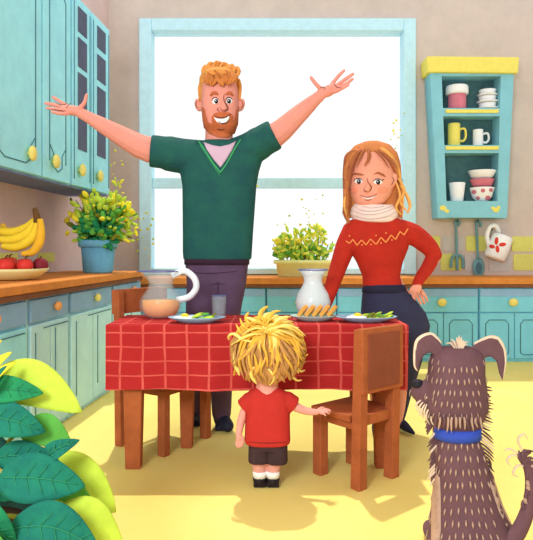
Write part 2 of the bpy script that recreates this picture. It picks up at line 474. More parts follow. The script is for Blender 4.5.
# ------------------------------------------------------------------ left upper cabinets
UO=.35; UZ0,UZ1=1.452,2.812
def knob_up(parent,D,z): 
    k=MB(); k.ell(W(D,UO+.026,z),(.022,.042,.046)); k.tube([W(D,UO-.002,z),W(D,UO+.02,z)],.012); k.build('knob',knob_m,parent)
ups=[(2.5,4.165,'tall teal wall cabinet with solid panelled doors, above the fruit bowl',False,[(2.5,3.06),(3.07,3.725),(3.735,4.16)],[2.9,3.55,3.87]),
     (4.175,4.935,'tall teal wall cabinet with dark glazed door panes behind the man\'s left-hand fingers',True,[(4.18,4.53),(4.54,4.93)],[4.3,4.65])]
for a,c,lab,gl,doors,ks in ups:
    t=thing('wall_cabinet',lab,'cabinet',W((a+c)/2,.17,UZ0),'upper cabinets')
    b=MB(); LB(b,a,c,.012,UO-.022,UZ0,UZ1); b.build('body',teal,t,smooth=False)
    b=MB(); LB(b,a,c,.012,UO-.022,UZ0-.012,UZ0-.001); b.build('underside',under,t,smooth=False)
    for (u,v),kd in zip(doors,ks):
        b=MB(); LB(b,u+.006,v-.006,UO-.02,UO,UZ0+.004,UZ1-.01); d=b.build('door',teal,t,smooth=False,bevel=.004)
        knob_up(d,kd,UZ0+.12)
        g=MB()
        if gl:
            iw=(v-u)*.27
            for z0,z1 in ((1.72,1.99),(2.03,2.27),(2.31,2.52),(2.56,2.74)):
                p=MB(); LB(p,u+iw,v-iw,UO,UO+.006,z0+.01*(u>4.4),z1); p.build('glass_pane',slate,d,smooth=False,bevel=.012)
            lline(g,[(u+.03,UZ0+.05),(u+.03,UZ1-.06)],UO,.0035); lline(g,[(v-.03,UZ0+.05),(v-.03,UZ1-.06)],UO,.0035)
        else:
            e=.09
            pts=[(u+e,UZ0+.12),(u+e,UZ1-.15),(u+e+.07,UZ1-.08),(v-e-.07,UZ1-.08),(v-e,UZ1-.15),(v-e,UZ0+.12)]
            lline(g,pts,UO,.0035)
            lline(g,[(u+e,UZ0+.23),(u+e+.06,UZ0+.17),(u+e+.06,UZ0+.09),(u+e+.12,UZ0+.06),(v-e-.12,UZ0+.06),(v-e-.06,UZ0+.09),(v-e-.06,UZ0+.17),(v-e,UZ0+.23)],UO,.0035)
        g.build('panel_groove',line_m,d)
# ------------------------------------------------------------------ wall shelf cupboard
SD=5.68; sc=SD/F
def PX(px): return (px-CX)*sc
def PZ(py): return EYE-(py-HY)*sc
t=thing('wall_shelf','teal open wall shelf with a yellow cornice and three dark cubbies of crockery','shelf',(PX(472),5.79,PZ(218)))
rows=[(75,109,441,502),(115,146,443,500),(152,202,446,498)]
b=MB(); outer=[(431,70),(514,70),(505,218),(437,218)]
# side panels (tapered), rails between cubbies, back
def slab(b,poly,y0,y1):
    b.rings([[(PX(x),y0,PZ(y)) for x,y in poly],[(PX(x),y1,PZ(y)) for x,y in poly]])
slab(b,[(430,70),(441.5,70),(446.5,202),(447,218),(438,218)],SD,WD-.012)
slab(b,[(501,70),(514,70),(507,218),(497,218),(497.5,202)],SD,WD-.012)
slab(b,[(434,66),(510,66),(510,76),(434,76)],SD+.002,WD-.012)
slab(b,[(436,108),(507,108),(507,116),(436,116)],SD+.002,WD-.012)
slab(b,[(438,145),(505,145),(505,153),(438,153)],SD+.002,WD-.012)
slab(b,[(441,201),(504,201),(504,217.6),(441,217.6)],SD+.002,WD-.012)
b.build('carcass',shelf_t,t,smooth=False)
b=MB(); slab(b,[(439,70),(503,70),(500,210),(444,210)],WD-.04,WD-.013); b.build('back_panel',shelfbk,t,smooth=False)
b=MB(); slab(b,[(426,57),(518,58),(517,74),(427,73)],SD-.035,WD-.012); b.build('cornice',yellowp,t,smooth=False,bevel=.012)
for y in (111.3,148):
    b=MB(); slab(b,[(445,y-1.8),(499,y-1.8),(498,y+1.8),(446,y+1.8)],SD-.012,SD+.0); b.build('shelf_edge',yellowp,t,smooth=False,bevel=.004)
for fl_ in (((443,208,3.4,2.6),(447,211,2.4,1.8)),((496,210,3.2,2.4),(498.5,207.5,1.9,1.6),(493,208,2,1.6))):
    b=MB()
    for cx,cy,rx,ry in fl_: b.ell((PX(cx),SD,PZ(cy)),(rx*sc,.004,ry*sc))
    b.build('painted_flower',yellowp,t)
# crockery
def mug(name,lab,cat,px,pyb,h,r,m,handle=None,r2=None,dark=True,D=5.78,grp='crockery on the wall shelf'):
    s=D/F; z=None
    base=Vector(((px-CX)*s,D,ZB[pyb])); h=h*s; r=r*s; r2=(r2*s if r2 else r)
    t=thing(name,lab,cat,base,grp)
    b=MB(); b.lathe([(r2*.9,0),(r2,.01),((r+r2)/2,h*.5),(r,h-.003),(r*.97,h),(r*.85,h),(r*.8,h-.012),(r2*.8,.02)],base); b.build('cup_body',m,t)
    if handle:
        hb=MB(); p=[base+Vector((r*.9,0,h*.75)),base+Vector((r+.045,0,h*.78)),base+Vector((r+.055,0,h*.45)),base+Vector((r+.03,0,h*.25)),base+Vector((r2*.9,0,h*.28))]
        hb.tube(smooth_pts(p),.011); hb.build('handle',m,t)
    if dark:
        d=MB(); d.lathe([(r*.78,h-.012),(r*.78,h-.006)],base); d.build('interior',ink,t)  # dark disc just below the rim
    return t
ZB={'top':PZ(108),'mid':PZ(145),'bot':PZ(201)}
jar=thing('storage_jar','pink jar with a white cloth lid in the top cubby','jar',((457-CX)*5.78/F,5.78,ZB['top']),'crockery on the wall shelf')
jb=ORG[jar.name]; s=5.78/F
b=MB(); b.lathe([(8.2*s,0),(8.8*s,.02),(8.8*s,.15),(8*s,.16)],jb); b.build('jar_body',pink,jar)
b=MB(); b.lathe([(10.6*s,.15),(11*s,.165),(11*s,.215),(10.4*s,.232),(2*s,.235)],jb); b.build('lid',white,jar)
z=ZB['top']
for k,lab in enumerate(('white cup on a saucer at the bottom of the stack in the top cubby','white cup on a saucer in the middle of the stack in the top cubby','topmost white cup with dark drink, on the stack in the top cubby')):
    c0=Vector(((487.5-CX)*s,5.78,z)); t=thing('cup_and_saucer',lab,'cup',c0,'crockery on the wall shelf')
    b=MB(); b.lathe([(5*s,0),(11*s-.006*k,.012),(11.4*s-.006*k,.018),(5*s,.012)],c0); b.build('saucer',white,t)
    b=MB(); b.lathe([(5*s,.012),(7.4*s,.03),(8.6*s,.062),(8*s,.064),(6*s,.04)],c0); b.build('cup',white,t)
    if k==2:
        b=MB(); b.lathe([(7.7*s,.056),(7.7*s,.061)],c0); b.build('interior',ink,t)
    z+=.0655
mug('mug','yellow mug with a handle in the middle cubby','mug',454,'mid',23,6,yellowp,True)
mug('mug','small white mug with a handle in the middle cubby','mug',478,'mid',17,5,white,True)
mug('beaker','white beaker without handle in the bottom cubby','cup',457,'bot',19,8,white,None,6)
c0=Vector(((482-CX)*s,5.78,ZB['bot']))
def bowl(name,lab,c0,r,h,m,extra=None):
    t=thing(name,lab,'bowl',c0,'crockery on the wall shelf')
    b=MB(); b.lathe([(r*.45,0),(r*.8,h*.35),(r,h*.95),(r,h),(r*.93,h),(r*.74,h*.4),(r*.3,.012)],c0); o=b.build('bowl_body',m,t)
    if extra: extra(t,o)
    return t
def dots(t,o):
    tr=bvh(o); b=MB()
    for cx,cy,r in ((474,192,2.6),(483,190.5,2.4),(491,190,2.2),(488,198,3),(478,198,2.2)):
        decal(b,tr,ellipse_poly(cx,cy,r,r*.9,8),5.7,.003,1.5)
    b.build('painted_dots',pink,t)
bowl('bowl','white bowl with pink dots at the bottom of the bowl stack',c0,12*s,.135,white,dots)
bowl('bowl','pink bowl in the middle of the bowl stack',c0+Vector((0,0,.126)),12*s,.088,pink)
def drk(t,o):
    b=MB(); cc=c0+Vector((0,0,.206+.078)); b.lathe([(12.4*s,0),(12.4*s,.004)],cc); b.build('interior',ink,t)
bowl('bowl','white bowl on top of the bowl stack',c0+Vector((0,0,.206)),13.5*s,.092,white,drk)
# ------------------------------------------------------------------ hanging utensils
HD=5.87; s=HD/F
def hangloc(px,py): return P(px,py,HD)
t=thing('serving_fork','grey-teal serving fork hanging from a wall hook, left of the spoon','fork',hangloc(457,222),'utensils on the wall')
b=MB(); b.tube(smooth_pts([P(458,226,HD),P(459.5,222.5,HD),P(457,221,HD),P(455.5,223,HD),P(456,228,HD),P(457,256,HD)]),[1.3*s]*31 ,8); b.build('shaft',steel,t)
b=MB(); b.tube(smooth_pts([P(451,268,HD),P(451.3,261,HD),P(453.5,256,HD),P(457,255,HD),P(461,256,HD),P(463,260,HD),P(463,268,HD)]),1.5*s,8); b.tube([P(457,255,HD),P(457.2,269,HD)],1.5*s,8,True); b.build('tines',steel,t)
t=thing('serving_spoon','grey-teal serving spoon hanging between the fork and the flowered mug','spoon',hangloc(478,222),'utensils on the wall')
b=MB(); b.tube(smooth_pts([P(480,227,HD),P(480.5,223.5,HD),P(478,221.5,HD),P(475.8,223.5,HD),P(476.5,228,HD),P(478,260,HD)]),[1.3*s]*31,8); b.build('shaft',steel,t)
b=MB(); b.ell(P(478.5,267,HD),(6*s,.012,10*s)); b.build('spoon_bowl',steel,t)
b=MB(); b.ell(P(478.5,268,HD)+Vector((0,-.01,0)),(3.2*s,.006,6*s)); b.build('spoon_hollow',steelD,t)
b=MB()
for px,py in ((457.5,221.5),(478,222),(492,230)):
    b.tube(smooth_pts([P(px,py,WD),P(px,py,HD-.02),P(px,py-2.5,HD-.03)]),.007,6)
o=b.build('hook_rail',steelD,None,loc=P(478,222,WD)); 
tag(o,'three small wall hooks holding the fork, spoon and flowered mug','hook')
# tilted mug
mc=P(498.5,247,5.8); t=thing('mug','white mug with a red flower, hanging tilted by its handle beside the spoon','mug',mc)
q=Quaternion((0,1,0),math.radians(22))@Quaternion((1,0,0),math.radians(0))
s=5.8/F
def ringq(r,z,n=28): return [mc+q@Vector((r*math.cos(2*math.pi*i/n),r*math.sin(2*math.pi*i/n),z)) for i in range(n)]
b=MB(); b.rings([ringq(r*s,z*s) for r,z in ((9,-13),(10.6,-11),(10.8,0),(10.2,11),(9.6,12),(8.6,11.6),(8.8,0),(8.4,-10))]); mb_=b.build('mug_body',white,t)
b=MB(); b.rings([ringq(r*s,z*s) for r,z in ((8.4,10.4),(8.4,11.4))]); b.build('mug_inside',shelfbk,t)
b=MB(); b.tube(smooth_pts([P(489,247,5.8),P(487,236,5.78),P(490,227,5.77),P(496,226,5.77),P(499,233,5.8)]),2.1*s,10); b.build('handle',white,t)
tr=bvh(mb_); b=MB()
for cx,cy,rx,ry,a in ((496.5,241,2,4,.1),(502.5,244.5,3.8,2,-.1),(497.5,249,2,3.8,-.1),(492,246.5,3.2,2,.2)):
    decal(b,tr,ellipse_poly(cx,cy,rx,ry,10,a),5.75,.003,2)
b.build('painted_flower',redp,t)
# ------------------------------------------------------------------ table
TZ=.6625; TD0,TD1=2.70,3.12; TX0,TX1=-.723,.637
t=thing('dining_table','small wooden dining table under the red checked cloth, with chunky brown legs','table',((TX0+TX1)/2,(TD0+TD1)/2,0))
b=MB(); b.box(TX0+.02,TX1-.02,TD0+.02,TD1-.02,TZ-.04,TZ-.012); b.build('tabletop',wood,t,smooth=False)
for (x,y) in ((-.61,2.76),(.535,2.77),(-.404,3.05),(.46,3.05)):
    b=MB(); w0=.043 if y<2.9 else .036
    b.hexa([(x-w0*.8,y-.03,0),(x+w0*.8,y-.03,0),(x+w0*.8,y+.03,0),(x-w0*.8,y+.03,0),(x-w0*1.15,y-.035,TZ-.041),(x+w0*1.15,y-.035,TZ-.041),(x+w0*1.15,y+.035,TZ-.041),(x-w0*1.15,y+.035,TZ-.041)])
    b.build('leg',wood,t,smooth=False,bevel=.006)
# cloth: top sheet and wavy skirt, with thickness
cl=thing  # (placeholder name kept free)
bm=bmesh.new(); N=60
def perim(n):
    pts=[]
    Lx=TX1-TX0; Ly=TD1-TD0; tot=2*(Lx+Ly)
    for i in range(n):
        s_=tot*i/n
        if s_<Lx: p=(TX0+s_,TD0); nn=(0,-1)
        elif s_<Lx+Ly: p=(TX1,TD0+s_-Lx); nn=(1,0)
        elif s_<2*Lx+Ly: p=(TX1-(s_-Lx-Ly),TD1); nn=(0,1)
        else: p=(TX0,TD1-(s_-2*Lx-Ly)); nn=(-1,0)
        pts.append((p,nn,s_))
    return pts
pp=perim(356)
rows_=[]
for k,z in enumerate((TZ,TZ-.006,TZ-.05,TZ-.12,TZ-.2,TZ-.27,.37)):
    r=[]
    for (p,nn,s_) in pp:
        w_=(k/6)*.008*math.sin(s_*17)+(k/6)*.004*math.sin(s_*41+1) + (0 if k==0 else .004)
        zz=z+(.004*math.sin(s_*9) if k==6 else 0)
        r.append(bm.verts.new((p[0]+nn[0]*w_,p[1]+nn[1]*w_,zz)))
    rows_.append(r)
n=len(pp)
bm.faces.new(rows_[0])
for k in range(6):
    for i in range(n):
        j=(i+1)%n; bm.faces.new([rows_[k][i],rows_[k+1][i],rows_[k+1][j],rows_[k][j]])
bmesh.ops.recalc_face_normals(bm,faces=bm.faces)
me=bpy.data.meshes.new('tablecloth'); bm.to_mesh(me); bm.free(); me.materials.append(cloth_m)
o=bpy.data.objects.new('tablecloth',me); col.objects.link(o); so=o.modifiers.new('s','SOLIDIFY'); so.thickness=.005; so.offset=-1
tag(o,'red tablecloth with pale hand-drawn check lines hanging over the dining table','tablecloth'); ORG[o.name]=Vector()
# ------------------------------------------------------------------ chairs (local frame, x along the back, y toward the seat front)
def chair(lab,origin,rot,w,d,sh,h,th,board):
    t=thing('dining_chair',lab,'chair',(0,0,0),'wooden chairs at the table')
    def bx(name,a,m=wood,par=t):
        b=MB(); b.box(*a); return b.build(name,m,par,smooth=False,bevel=.004)
    k=th/2
    for x in (0,w): 
        b=MB(); b.hexa([(x-k,-k,0),(x+k,-k,0),(x+k,k,0),(x-k,k,0),(x-k*.9,-k*.9-.015,h),(x+k*.9,-k*.9-.015,h),(x+k*.9,k*.9-.015,h),(x-k*.9,k*.9-.015,h)]); b.build('rear_leg_post',wood,t,smooth=False,bevel=.004)
        b=MB(); b.box(x-k,x+k,d-k,d+k,0,sh-.03); b.build('front_leg',wood,t,smooth=False,bevel=.004)
    bx('seat',(-k-.004,w+k+.004,k-.0,d+k+.006,sh-.028,sh))
    bx('seat_rail',(k,w-k,-k*.5,k*.5,sh-.045,sh))
    bx('seat_rail',(-k*.5,k*.5,k,d-k,sh-.062,sh-.029)); bx('seat_rail',(w-k*.5,w+k*.5,k,d-k,sh-.062,sh-.029)); bx('seat_rail',(k,w-k,d-k*.5,d+k*.5,sh-.062,sh-.029))
    bx('backrest_board',(-k,w+k,-k-.022,-k*.1-.012,h-board,h+.006),wood)
    bx('backrest_panel',(k*.2,w-k*.2,-k-.028,-k-.020,h-board+.018,h-.018),panel)
    t.location=origin; t.rotation_euler=(0,0,rot); return t
ch1=chair('brown wooden chair in front of the table, with the boy\'s hand on its seat',(.385,2.51,0),math.atan2(.64,.77),.215,.225,.305,.668,.05,.265)
ch2=chair('wooden chair tucked behind the left end of the table, only back and legs showing',(-.571,3.35,0),math.atan2(-.85,-.53),.33,.29,.35,.79,.044,.12)
# ------------------------------------------------------------------ tableware
def plate(lab,px,D,rpx,m,grp='plates on the table'):
    s=S(D); r=rpx*s; c=Vector(((px-CX)*s,D,TZ+.001))
    b=MB(); b.loft([(c+Vector((0,0,z)),rr*r,rr*r*.62) for rr,z in ((.55,0),(.62,.004),(.98,.022),(1,.026),(.95,.026),(.6,.010))],36)
    o=b.build('plate',m,None,loc=c); tag(o,lab,'plate',grp); return c,r
def egg(lab,c,r):
    t=thing('fried_egg',lab,'egg',c)
    b=MB(); b.ell(c+Vector((0,0,.006)),(r,r*.7,.012)); b.ell(c+Vector((r*.5,.01,.006)),(r*.6,r*.5,.010)); blob('egg_white',b,eggw,t,.003,3)
    b=MB(); b.ell(c+Vector((r*.1,-.002,.014)),(r*.42,r*.36,.016)); b.build('yolk',yolk,t)
def salad(lab,c,L,n=16):
    b=MB(); rr=random.Random(int(L*1000)+n)
    for i in range(n):
        b.use(rr.choice([grn,lime,lime,olive])); p=c+Vector((rr.uniform(-L,L),rr.uniform(-.02,.02),.008+rr.random()*.022))
        a=rr.uniform(-1.2,1.2); d=Vector((math.cos(a),rr.uniform(-.4,.4),abs(math.sin(a))*.5)); u=d.normalized()*.03
        q=Vector((1,0,0)).rotation_difference(d.normalized())
        b.ell(p,(.026,.012,.006),q,8,6)
    o=b.build('salad_leaves',None,None,loc=c); tag(o,lab,'salad',kind='stuff')
c,r=plate('pale blue plate on the left of the table, with egg and green leaves',197,2.795,29,plate_m)
egg('fried egg on the left-hand plate beside the juice jug',c+Vector((-.062,0,.012)),.05)
salad('green salad leaves on the left-hand plate',c+Vector((.03,0,.006)),.05)
c,r=plate('pale blue plate on the right of the table, behind the chair back',366,2.82,31,plate_m)
egg('fried egg on the right-hand plate in front of the woman',c+Vector((-.045,0,.012)),.05)
salad('green salad leaves on the right-hand plate in front of the woman',c+Vector((.06,0,.006)),.055,18)
c,r=plate('pale green-blue plate of bread slices above the boy\'s hair',314,2.86,24,mat('plate_sage',(166,196,192),rough=.4,var=.05))
labs=['bread slice farthest left on the bread plate','second bread slice from the left on the bread plate','third bread slice from the left on the bread plate','fourth bread slice from the left on the bread plate','bread slice farthest right on the bread plate, by the woman\'s hand']
for i in range(5):
    x=c.x-.075+i*.035; base=Vector((x,c.y,c.z+.018))
    t=thing('bread_slice',labs[i],'bread',base,'bread slices on the plate')
    q=Quaternion((0,1,0),math.radians(38))@Quaternion((0,0,1),math.radians(-15))
    for nm,m,rx,th in (('crust',crust,1.0,.008),('crumb',bread_m,.84,.0095)):
        b=MB(); prof=[(.024,-.0),(.026,.03),(.022,.058),(.0,.066),(-.022,.058),(-.026,.03),(-.024,0)]
        rg=[]
        for y in (-th,th):
            rg.append([base+q@Vector((y,px_*rx*1.0,.003+(pz-.033)*rx+.033)) for px_,pz in prof])
        b.rings(rg); b.build(nm,m,t,smooth=False,bevel=.001)
# glass beaker
def tumbler(lab,px,D,rpx,hpx):
    s=S(D); c=Vector(((px-CX)*s,D,TZ+.001)); r=rpx*s; h=hpx*s
    t=thing('drinking_glass',lab,'glass',c)
    b=MB(); b.lathe([(r*.8,0),(r*.85,.008),(r,h),(r*.9,h),(r*.74,.012)],c); b.build('glass_body',glass,t)
    b=MB(); b.tube([c+Vector((r*.97*math.cos(a),r*.97*math.sin(a),h)) for a in [2*math.pi*i/24 for i in range(25)]],.0022,6); b.build('rim',mat('glass_rim_blue',(92,100,160),rough=.3),t)
tumbler('small clear drinking glass at the right end of the left-hand plate',219,3.03,7.6,21)
def jug(lab,px,D,prof,hpx,spout,handle,fill,solid,loc_r):
    s=S(D); c=Vector(((px-CX)*s,D,TZ+.001)); hh=hpx*s
    t=thing('jug',lab,'jug',c,'jugs on the table')
    b=MB(); n=32; rs=[]
    for r,z in prof:
        ring=[]
        for i in range(n):
            a=2*math.pi*i/n; rr=r*s
            if spout and z>.8: rr*=1+.35*max(0,math.cos(a-spout))**6*(z-.8)/.2
            ring.append(c+Vector((rr*math.cos(a),rr*math.sin(a),z*hh)))
        rs.append(ring)
    b.rings(rs+[[c+(p-c)*1.0+(Vector((c.x,c.y,p.z))-p)*.1 for p in r_] for r_ in rs[::-1]],cap=False)
    o=len(b.v); b.ell(c+Vector((0,0,.006)),(prof[0][0]*s,prof[0][0]*s,.006)); b.build('jug_body',solid,t)
    b=MB(); rim=[p for p in rs[-1]]; b.tube(rim+[rim[0]],.0028,6); b.build('rim',mat('glass_rim_blue',(92,100,160)),t)
    if handle:
        b=MB(); b.tube(smooth_pts([P(x,y,D) for x,y in handle]),[.016]*(6*(len(handle)-1)+1),12); b.build('handle',mat('handle_pale',(226,238,246),rough=.3,var=.03),t)
    if fill:
        b=MB(); b.lathe([(r*s*.86,z*hh+.004) for r,z in prof if z<=fill]+[(0.001,fill*hh+.004)],c); b.build('juice',juice,t)
    b=MB(); R=max(r for r,z in prof)*s
    return t
jug('round glass jug of orange juice with a loop handle, left on the table',161,3.0,[(13,0),(18,.06),(21.5,.2),(21.5,.36),(18,.5),(13.5,.62),(12,.74),(13.5,.88),(17.5,1.0)],46,math.pi,[(172,276),(184,271),(194,278),(196,288),(189,297),(177,300)],.36,glass,0)
glassW=glassy('frosted_white_glass',(232,246,250),.72)
jug('pale empty glass jug between the boy\'s hair and the woman\'s sleeve',313,3.03,[(9,0),(13,.06),(17,.2),(17.5,.34),(15,.5),(10.5,.66),(9,.76),(10,.88),(15,1.0)],47,0,None,None,glassW,0)
# ------------------------------------------------------------------ fruit
bc=Vector((-1.455,3.4,.83))
t=thing('fruit_bowl','wide cream bowl of fruit on the left worktop','bowl',bc)
b=MB(); b.lathe([(.10,0),(.15,.012),(.20,.05),(.212,.066),(.2,.066),(.14,.03),(.05,.02)],bc,36); b.build('bowl_body',bowl_m,t)
ap=[((-.09,-.08,.08),.054,'red apple in the bowl at the left edge'),((.018,-.10,.08),.053,'red apple second from the left in the fruit bowl, below the bananas'),((.108,-.055,.083),.046,'light red apple right of centre in the fruit bowl'),((-.03,.06,.085),.052,'red apple at the back of the fruit bowl')]
for off,r,lab in ap:
    c=bc+Vector(off); t=thing('apple',lab,'apple',c,'apples in the fruit bowl')
    b=MB(); b.lathe([(r*.3,-r*.82),(r*.7,-r*.78),(r*.98,-r*.2),(r,.15*r),(r*.8,.66*r),(r*.4,.82*r),(r*.08,.66*r)],c); b.build('apple_flesh',apple_m,t)
    b=MB(); b.tube(smooth_pts([c+Vector((0,0,r*.62)),c+Vector((.004,0,r*.95)),c+Vector((.016,0,r*1.2))]),.005,6); b.build('stem',ban_d,t)
for off,r,lab in (((.163,.03,.084),.044,'dark red plum at the right rim of the fruit bowl'),((.065,.02,.072),.040,'small dark plum between the two apples in the fruit bowl')):
    c=bc+Vector(off); t=thing('plum',lab,'plum',c,'plums in the fruit bowl'); b=MB(); b.ell(c,(r,r,r*.95)); b.build('plum_flesh',plum_m,t)
    b=MB(); b.tube([c+Vector((0,0,r*.9)),c+Vector((.004,0,r*1.15))],.004,6); b.build('stem',ban_d,t)
D=3.42; t=thing('banana_bunch','bunch of yellow bananas leaning stem-up on the fruit bowl','bananas',P(36,214,D))
k=0
for pts,rp in (([(38,219),(36,230),(30,240),(16,247),(2,246)],5.2),([(36,219),(31,229),(22,237),(8,240),(-8,238)],5.4),([(40,219),(41,232),(39,243),(32,252),(22,254)],4.6),([(34,220),(27,227),(14,232),(0,231),(-12,226)],4.8),([(35,219),(28,230),(18,237),(8,233),(2,224)],4.4)):
    b=MB(); sp=smooth_pts([P(x,y,D+[0,.05,-.04,.1,.16][k]) for x,y in pts]); m=len(sp)
    b.tube(sp,[rp*S(D)*(.35+.65*math.sin(math.pi*(.12+.80*i/(m-1)))) for i in range(m)],8); b.build('banana',ban_m if k not in (2,4) else mat('banana_ripe',(236,184,52),var=.08),t); k+=1
b=MB(); b.tube([P(35,210,D),P(36.5,215,D),P(37.5,222,D)],[.016,.019,.024],8,True); b.build('stem',ban_d,t)
# ------------------------------------------------------------------ leafy pots
def leafball(b,c,R,n,mats,size,seed,test=None,flat=.35):
    rr=random.Random(seed); k=0
    while k<n:
        v=Vector((rr.gauss(0,1),rr.gauss(0,1),rr.gauss(0,1))).normalized()*(rr.random()**.35)
        if v.z<-.75: continue
        p=c+Vector((v.x*R[0],v.y*R[1],v.z*R[2]))
        if test and not test(p): continue
        b.use(rr.choice(mats)); d=(v+Vector((rr.gauss(0,.4),rr.gauss(0,.4),rr.gauss(0,.4)+.2))).normalized()
        q=Vector((1,0,0)).rotation_difference(d)
        sz=size*rr.uniform(.7,1.25)
        b.ell(p,(sz,sz*.55,sz*flat),q,8,6); k+=1
D=4.5; base=Vector((P(98,0,D).x,D,.831)); s=S(D)
t=thing('potted_plant','bushy yellow-green plant in a blue pot on the left worktop below the wall cabinets','plant',base)
b=MB(); b.use(potb); b.lathe([(14*s,0),(14.5*s,.01),(16.5*s,26*s)],base); b.lathe([(16.5*s,25*s),(19*s,26*s),(19.5*s,32*s),(18*s,32.5*s),(17*s,31*s)],base); b.build('pot',None,t)
b=MB(); b.lathe([(17*s,30.5*s),(17*s,31.5*s)],base); b.build('soil',soil,t)
b=MB()
for i in range(16):
    a=i*2.4; e=base+Vector((math.cos(a)*.1*(1+i%3*.6),math.sin(a)*.1*(1+i%3*.5),.42+.03*(i%5)))
    b.tube(smooth_pts([base+Vector((.02*math.cos(a),.02*math.sin(a),31*s)),base+Vector((.04*math.cos(a),.04*math.sin(a),.34)),e]),.004,5)
b.build('stems',olive,t)
fc=P(101,222,D); ok=lambda p: p.z<1.42 or p.x>-1.27
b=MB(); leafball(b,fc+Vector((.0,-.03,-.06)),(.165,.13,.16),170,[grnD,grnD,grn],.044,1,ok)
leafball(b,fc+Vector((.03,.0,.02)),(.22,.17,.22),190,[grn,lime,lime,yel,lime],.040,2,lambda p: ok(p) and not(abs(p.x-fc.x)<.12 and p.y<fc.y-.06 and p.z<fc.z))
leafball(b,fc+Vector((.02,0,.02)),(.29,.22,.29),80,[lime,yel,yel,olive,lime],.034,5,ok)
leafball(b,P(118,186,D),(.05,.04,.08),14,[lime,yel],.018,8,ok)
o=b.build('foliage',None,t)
D=5.55; base=Vector((P(303,0,D).x,D,.753)); s=S(D)
t=thing('potted_plant','sunlit yellow-green plant in a pale lime window box below the window','plant',base)
b=MB(); b.loft([(base+Vector((0,0,z)),rx*s,.085*q_) for z,rx,q_ in ((0,24,.8),(.01,25,.85),(.12,27,.95),(.121,29.5,1.05),(.155,29.5,1.05),(.155,27.5,.95),(.14,27,.9))],36,4); b.build('planter',poty,t)
b=MB()
for i in range(14):
    x=(i-6.5)*4*s; b.tube(smooth_pts([base+Vector((x*.8,0,.13)),base+Vector((x,0,.22)),base+Vector((x*1.15,0,.30+.03*(i%4)))]),.004,5)
b.build('stems',olive,t)
b=MB(); 
leafball(b,P(300,252,D),(.26,.07,.085),120,[grnS,limeS,grnS,grn],.04,11)
leafball(b,P(304,246,D),(.30,.08,.19),120,[limeS,yelS,limeS,yelS,grnS],.036,12,lambda p:p.z>base.z+.13)
leafball(b,P(318,236,D),(.12,.06,.11),34,[limeS,yelS,yelS],.032,13)
leafball(b,P(296,238,D),(.10,.06,.07),24,[limeS,yelS,yelS],.032,14)
b.build('foliage',None,t)
# big leafy plant at the lower left
D=1.55; base=Vector((-.80,1.62,0))
t=thing('leafy_houseplant','large potted houseplant with broad dark green and lime leaves, front left','plant',base)
b=MB(); b.lathe([(.12,0),(.125,.01),(.17,.22),(.18,.22),(.185,.26),(.165,.26),(.16,.23)],base); b.build('pot',terr,t)
b=MB(); b.lathe([(.16,.225),(.16,.24)],base); b.build('soil',soil,t)
def bigleaf(p0,p1,w,m,D,bend=0,veins=True,dtip=0.0):
    a=P(p0[0],p0[1],D); c=P(p1[0],p1[1],D-dtip); ax=c-a; L=ax.length; ax.normalize()
    nrm=Vector((0,-1,.35)); side=ax.cross(nrm).normalized(); nrm=side.cross(ax).normalized()
    W_=w*S(D); n=14; rs=[]
    b=MB(); mid=[]
    for i in range(n+1):
        u=i/n; ww=W_*(math.sin(math.pi*u**.8)**.75 if 0<u<1 else .0)+.0015
        cpt=a+ax*L*u+side*bend*S(D)*math.sin(math.pi*u)+nrm*.03*math.sin(math.pi*u)
        mid.append(cpt+nrm*.003)
        row=[]
        for j in range(9):
            v=(j-4)/4; row.append(cpt+side*ww*v+nrm*(.18*ww*abs(v)))
        rs.append(row+[p-nrm*.003 for p in row[::-1]])
    b.rings(rs); lf=b.build('leaf',m,t)
    if veins:
        g=MB(); g.tube(mid[1:-1],.0014,5)
        for i in range(3,n-2,2):
            for sg in (-1,1):
                ww=W_*math.sin(math.pi*(i/n)**.8)**.75
                e=mid[i]+side*ww*.6*sg+ax*L*.09+nrm*(.18*ww*.6)
                g.tube([mid[i],(mid[i]+e)/2+nrm*.001,e+nrm*.001],.0009,4)
        g.build('midrib',vein,lf)
    st=MB(); st.tube(smooth_pts([base+Vector((0,0,.23)),base+Vector((0,0,.23))*.5+a*.5-base*.0+Vector((-.02,.02,.0)) if False else (base+Vector((0,0,.23)))*.5+a*.5+Vector((-.03,.0,.03)),a]),.006,6); st.build('stalk',olive,t)
bigleaf((-20,384),(82,412),22,lime,1.62,-14,False)
bigleaf((-20,392),(43,393),13,grnD,1.56,-2)
bigleaf((20,430),(72,446),15,grn,1.60,-8,False)
bigleaf((-24,416),(45,432),17,tealD,1.54,-4)
bigleaf((-6,458),(60,462),14,tealD,1.57,-4)
bigleaf((44,462),(79,440),8.5,tealD,1.50,-2)
bigleaf((30,468),(116,512),24,lime,1.58,-12,False)
bigleaf((20,470),(92,503),15,grn,1.54,-6,False)
bigleaf((-2,478),(85,486),23,tealD,1.48,-4)
bigleaf((44,520),(124,552),24,lime,1.50,-14,False)
bigleaf((6,530),(100,552),24,tealD,1.42,-14)
bigleaf((-30,500),(16,545),17,grnD,1.40,-2)
bigleaf((-40,455),(12,500),16,tealD,1.52,0)
bigleaf((-34,520),(20,580),18,grn,1.36,0)
bigleaf((-30,430),(20,462),13,mat('leaf_dark_green',(34,84,74),var=.1),1.62,0,False)  # one plain darker green leaf at the back
bigleaf((-12,380),(11,352),5,yel,1.60,0,False); bigleaf((-10,388),(15,362),4.2,yel,1.56,0,False); bigleaf((-8,392),(6,366),3.5,tealD,1.52,0,False); bigleaf((-14,372),(1,340),3.5,yel,1.62,0,False)
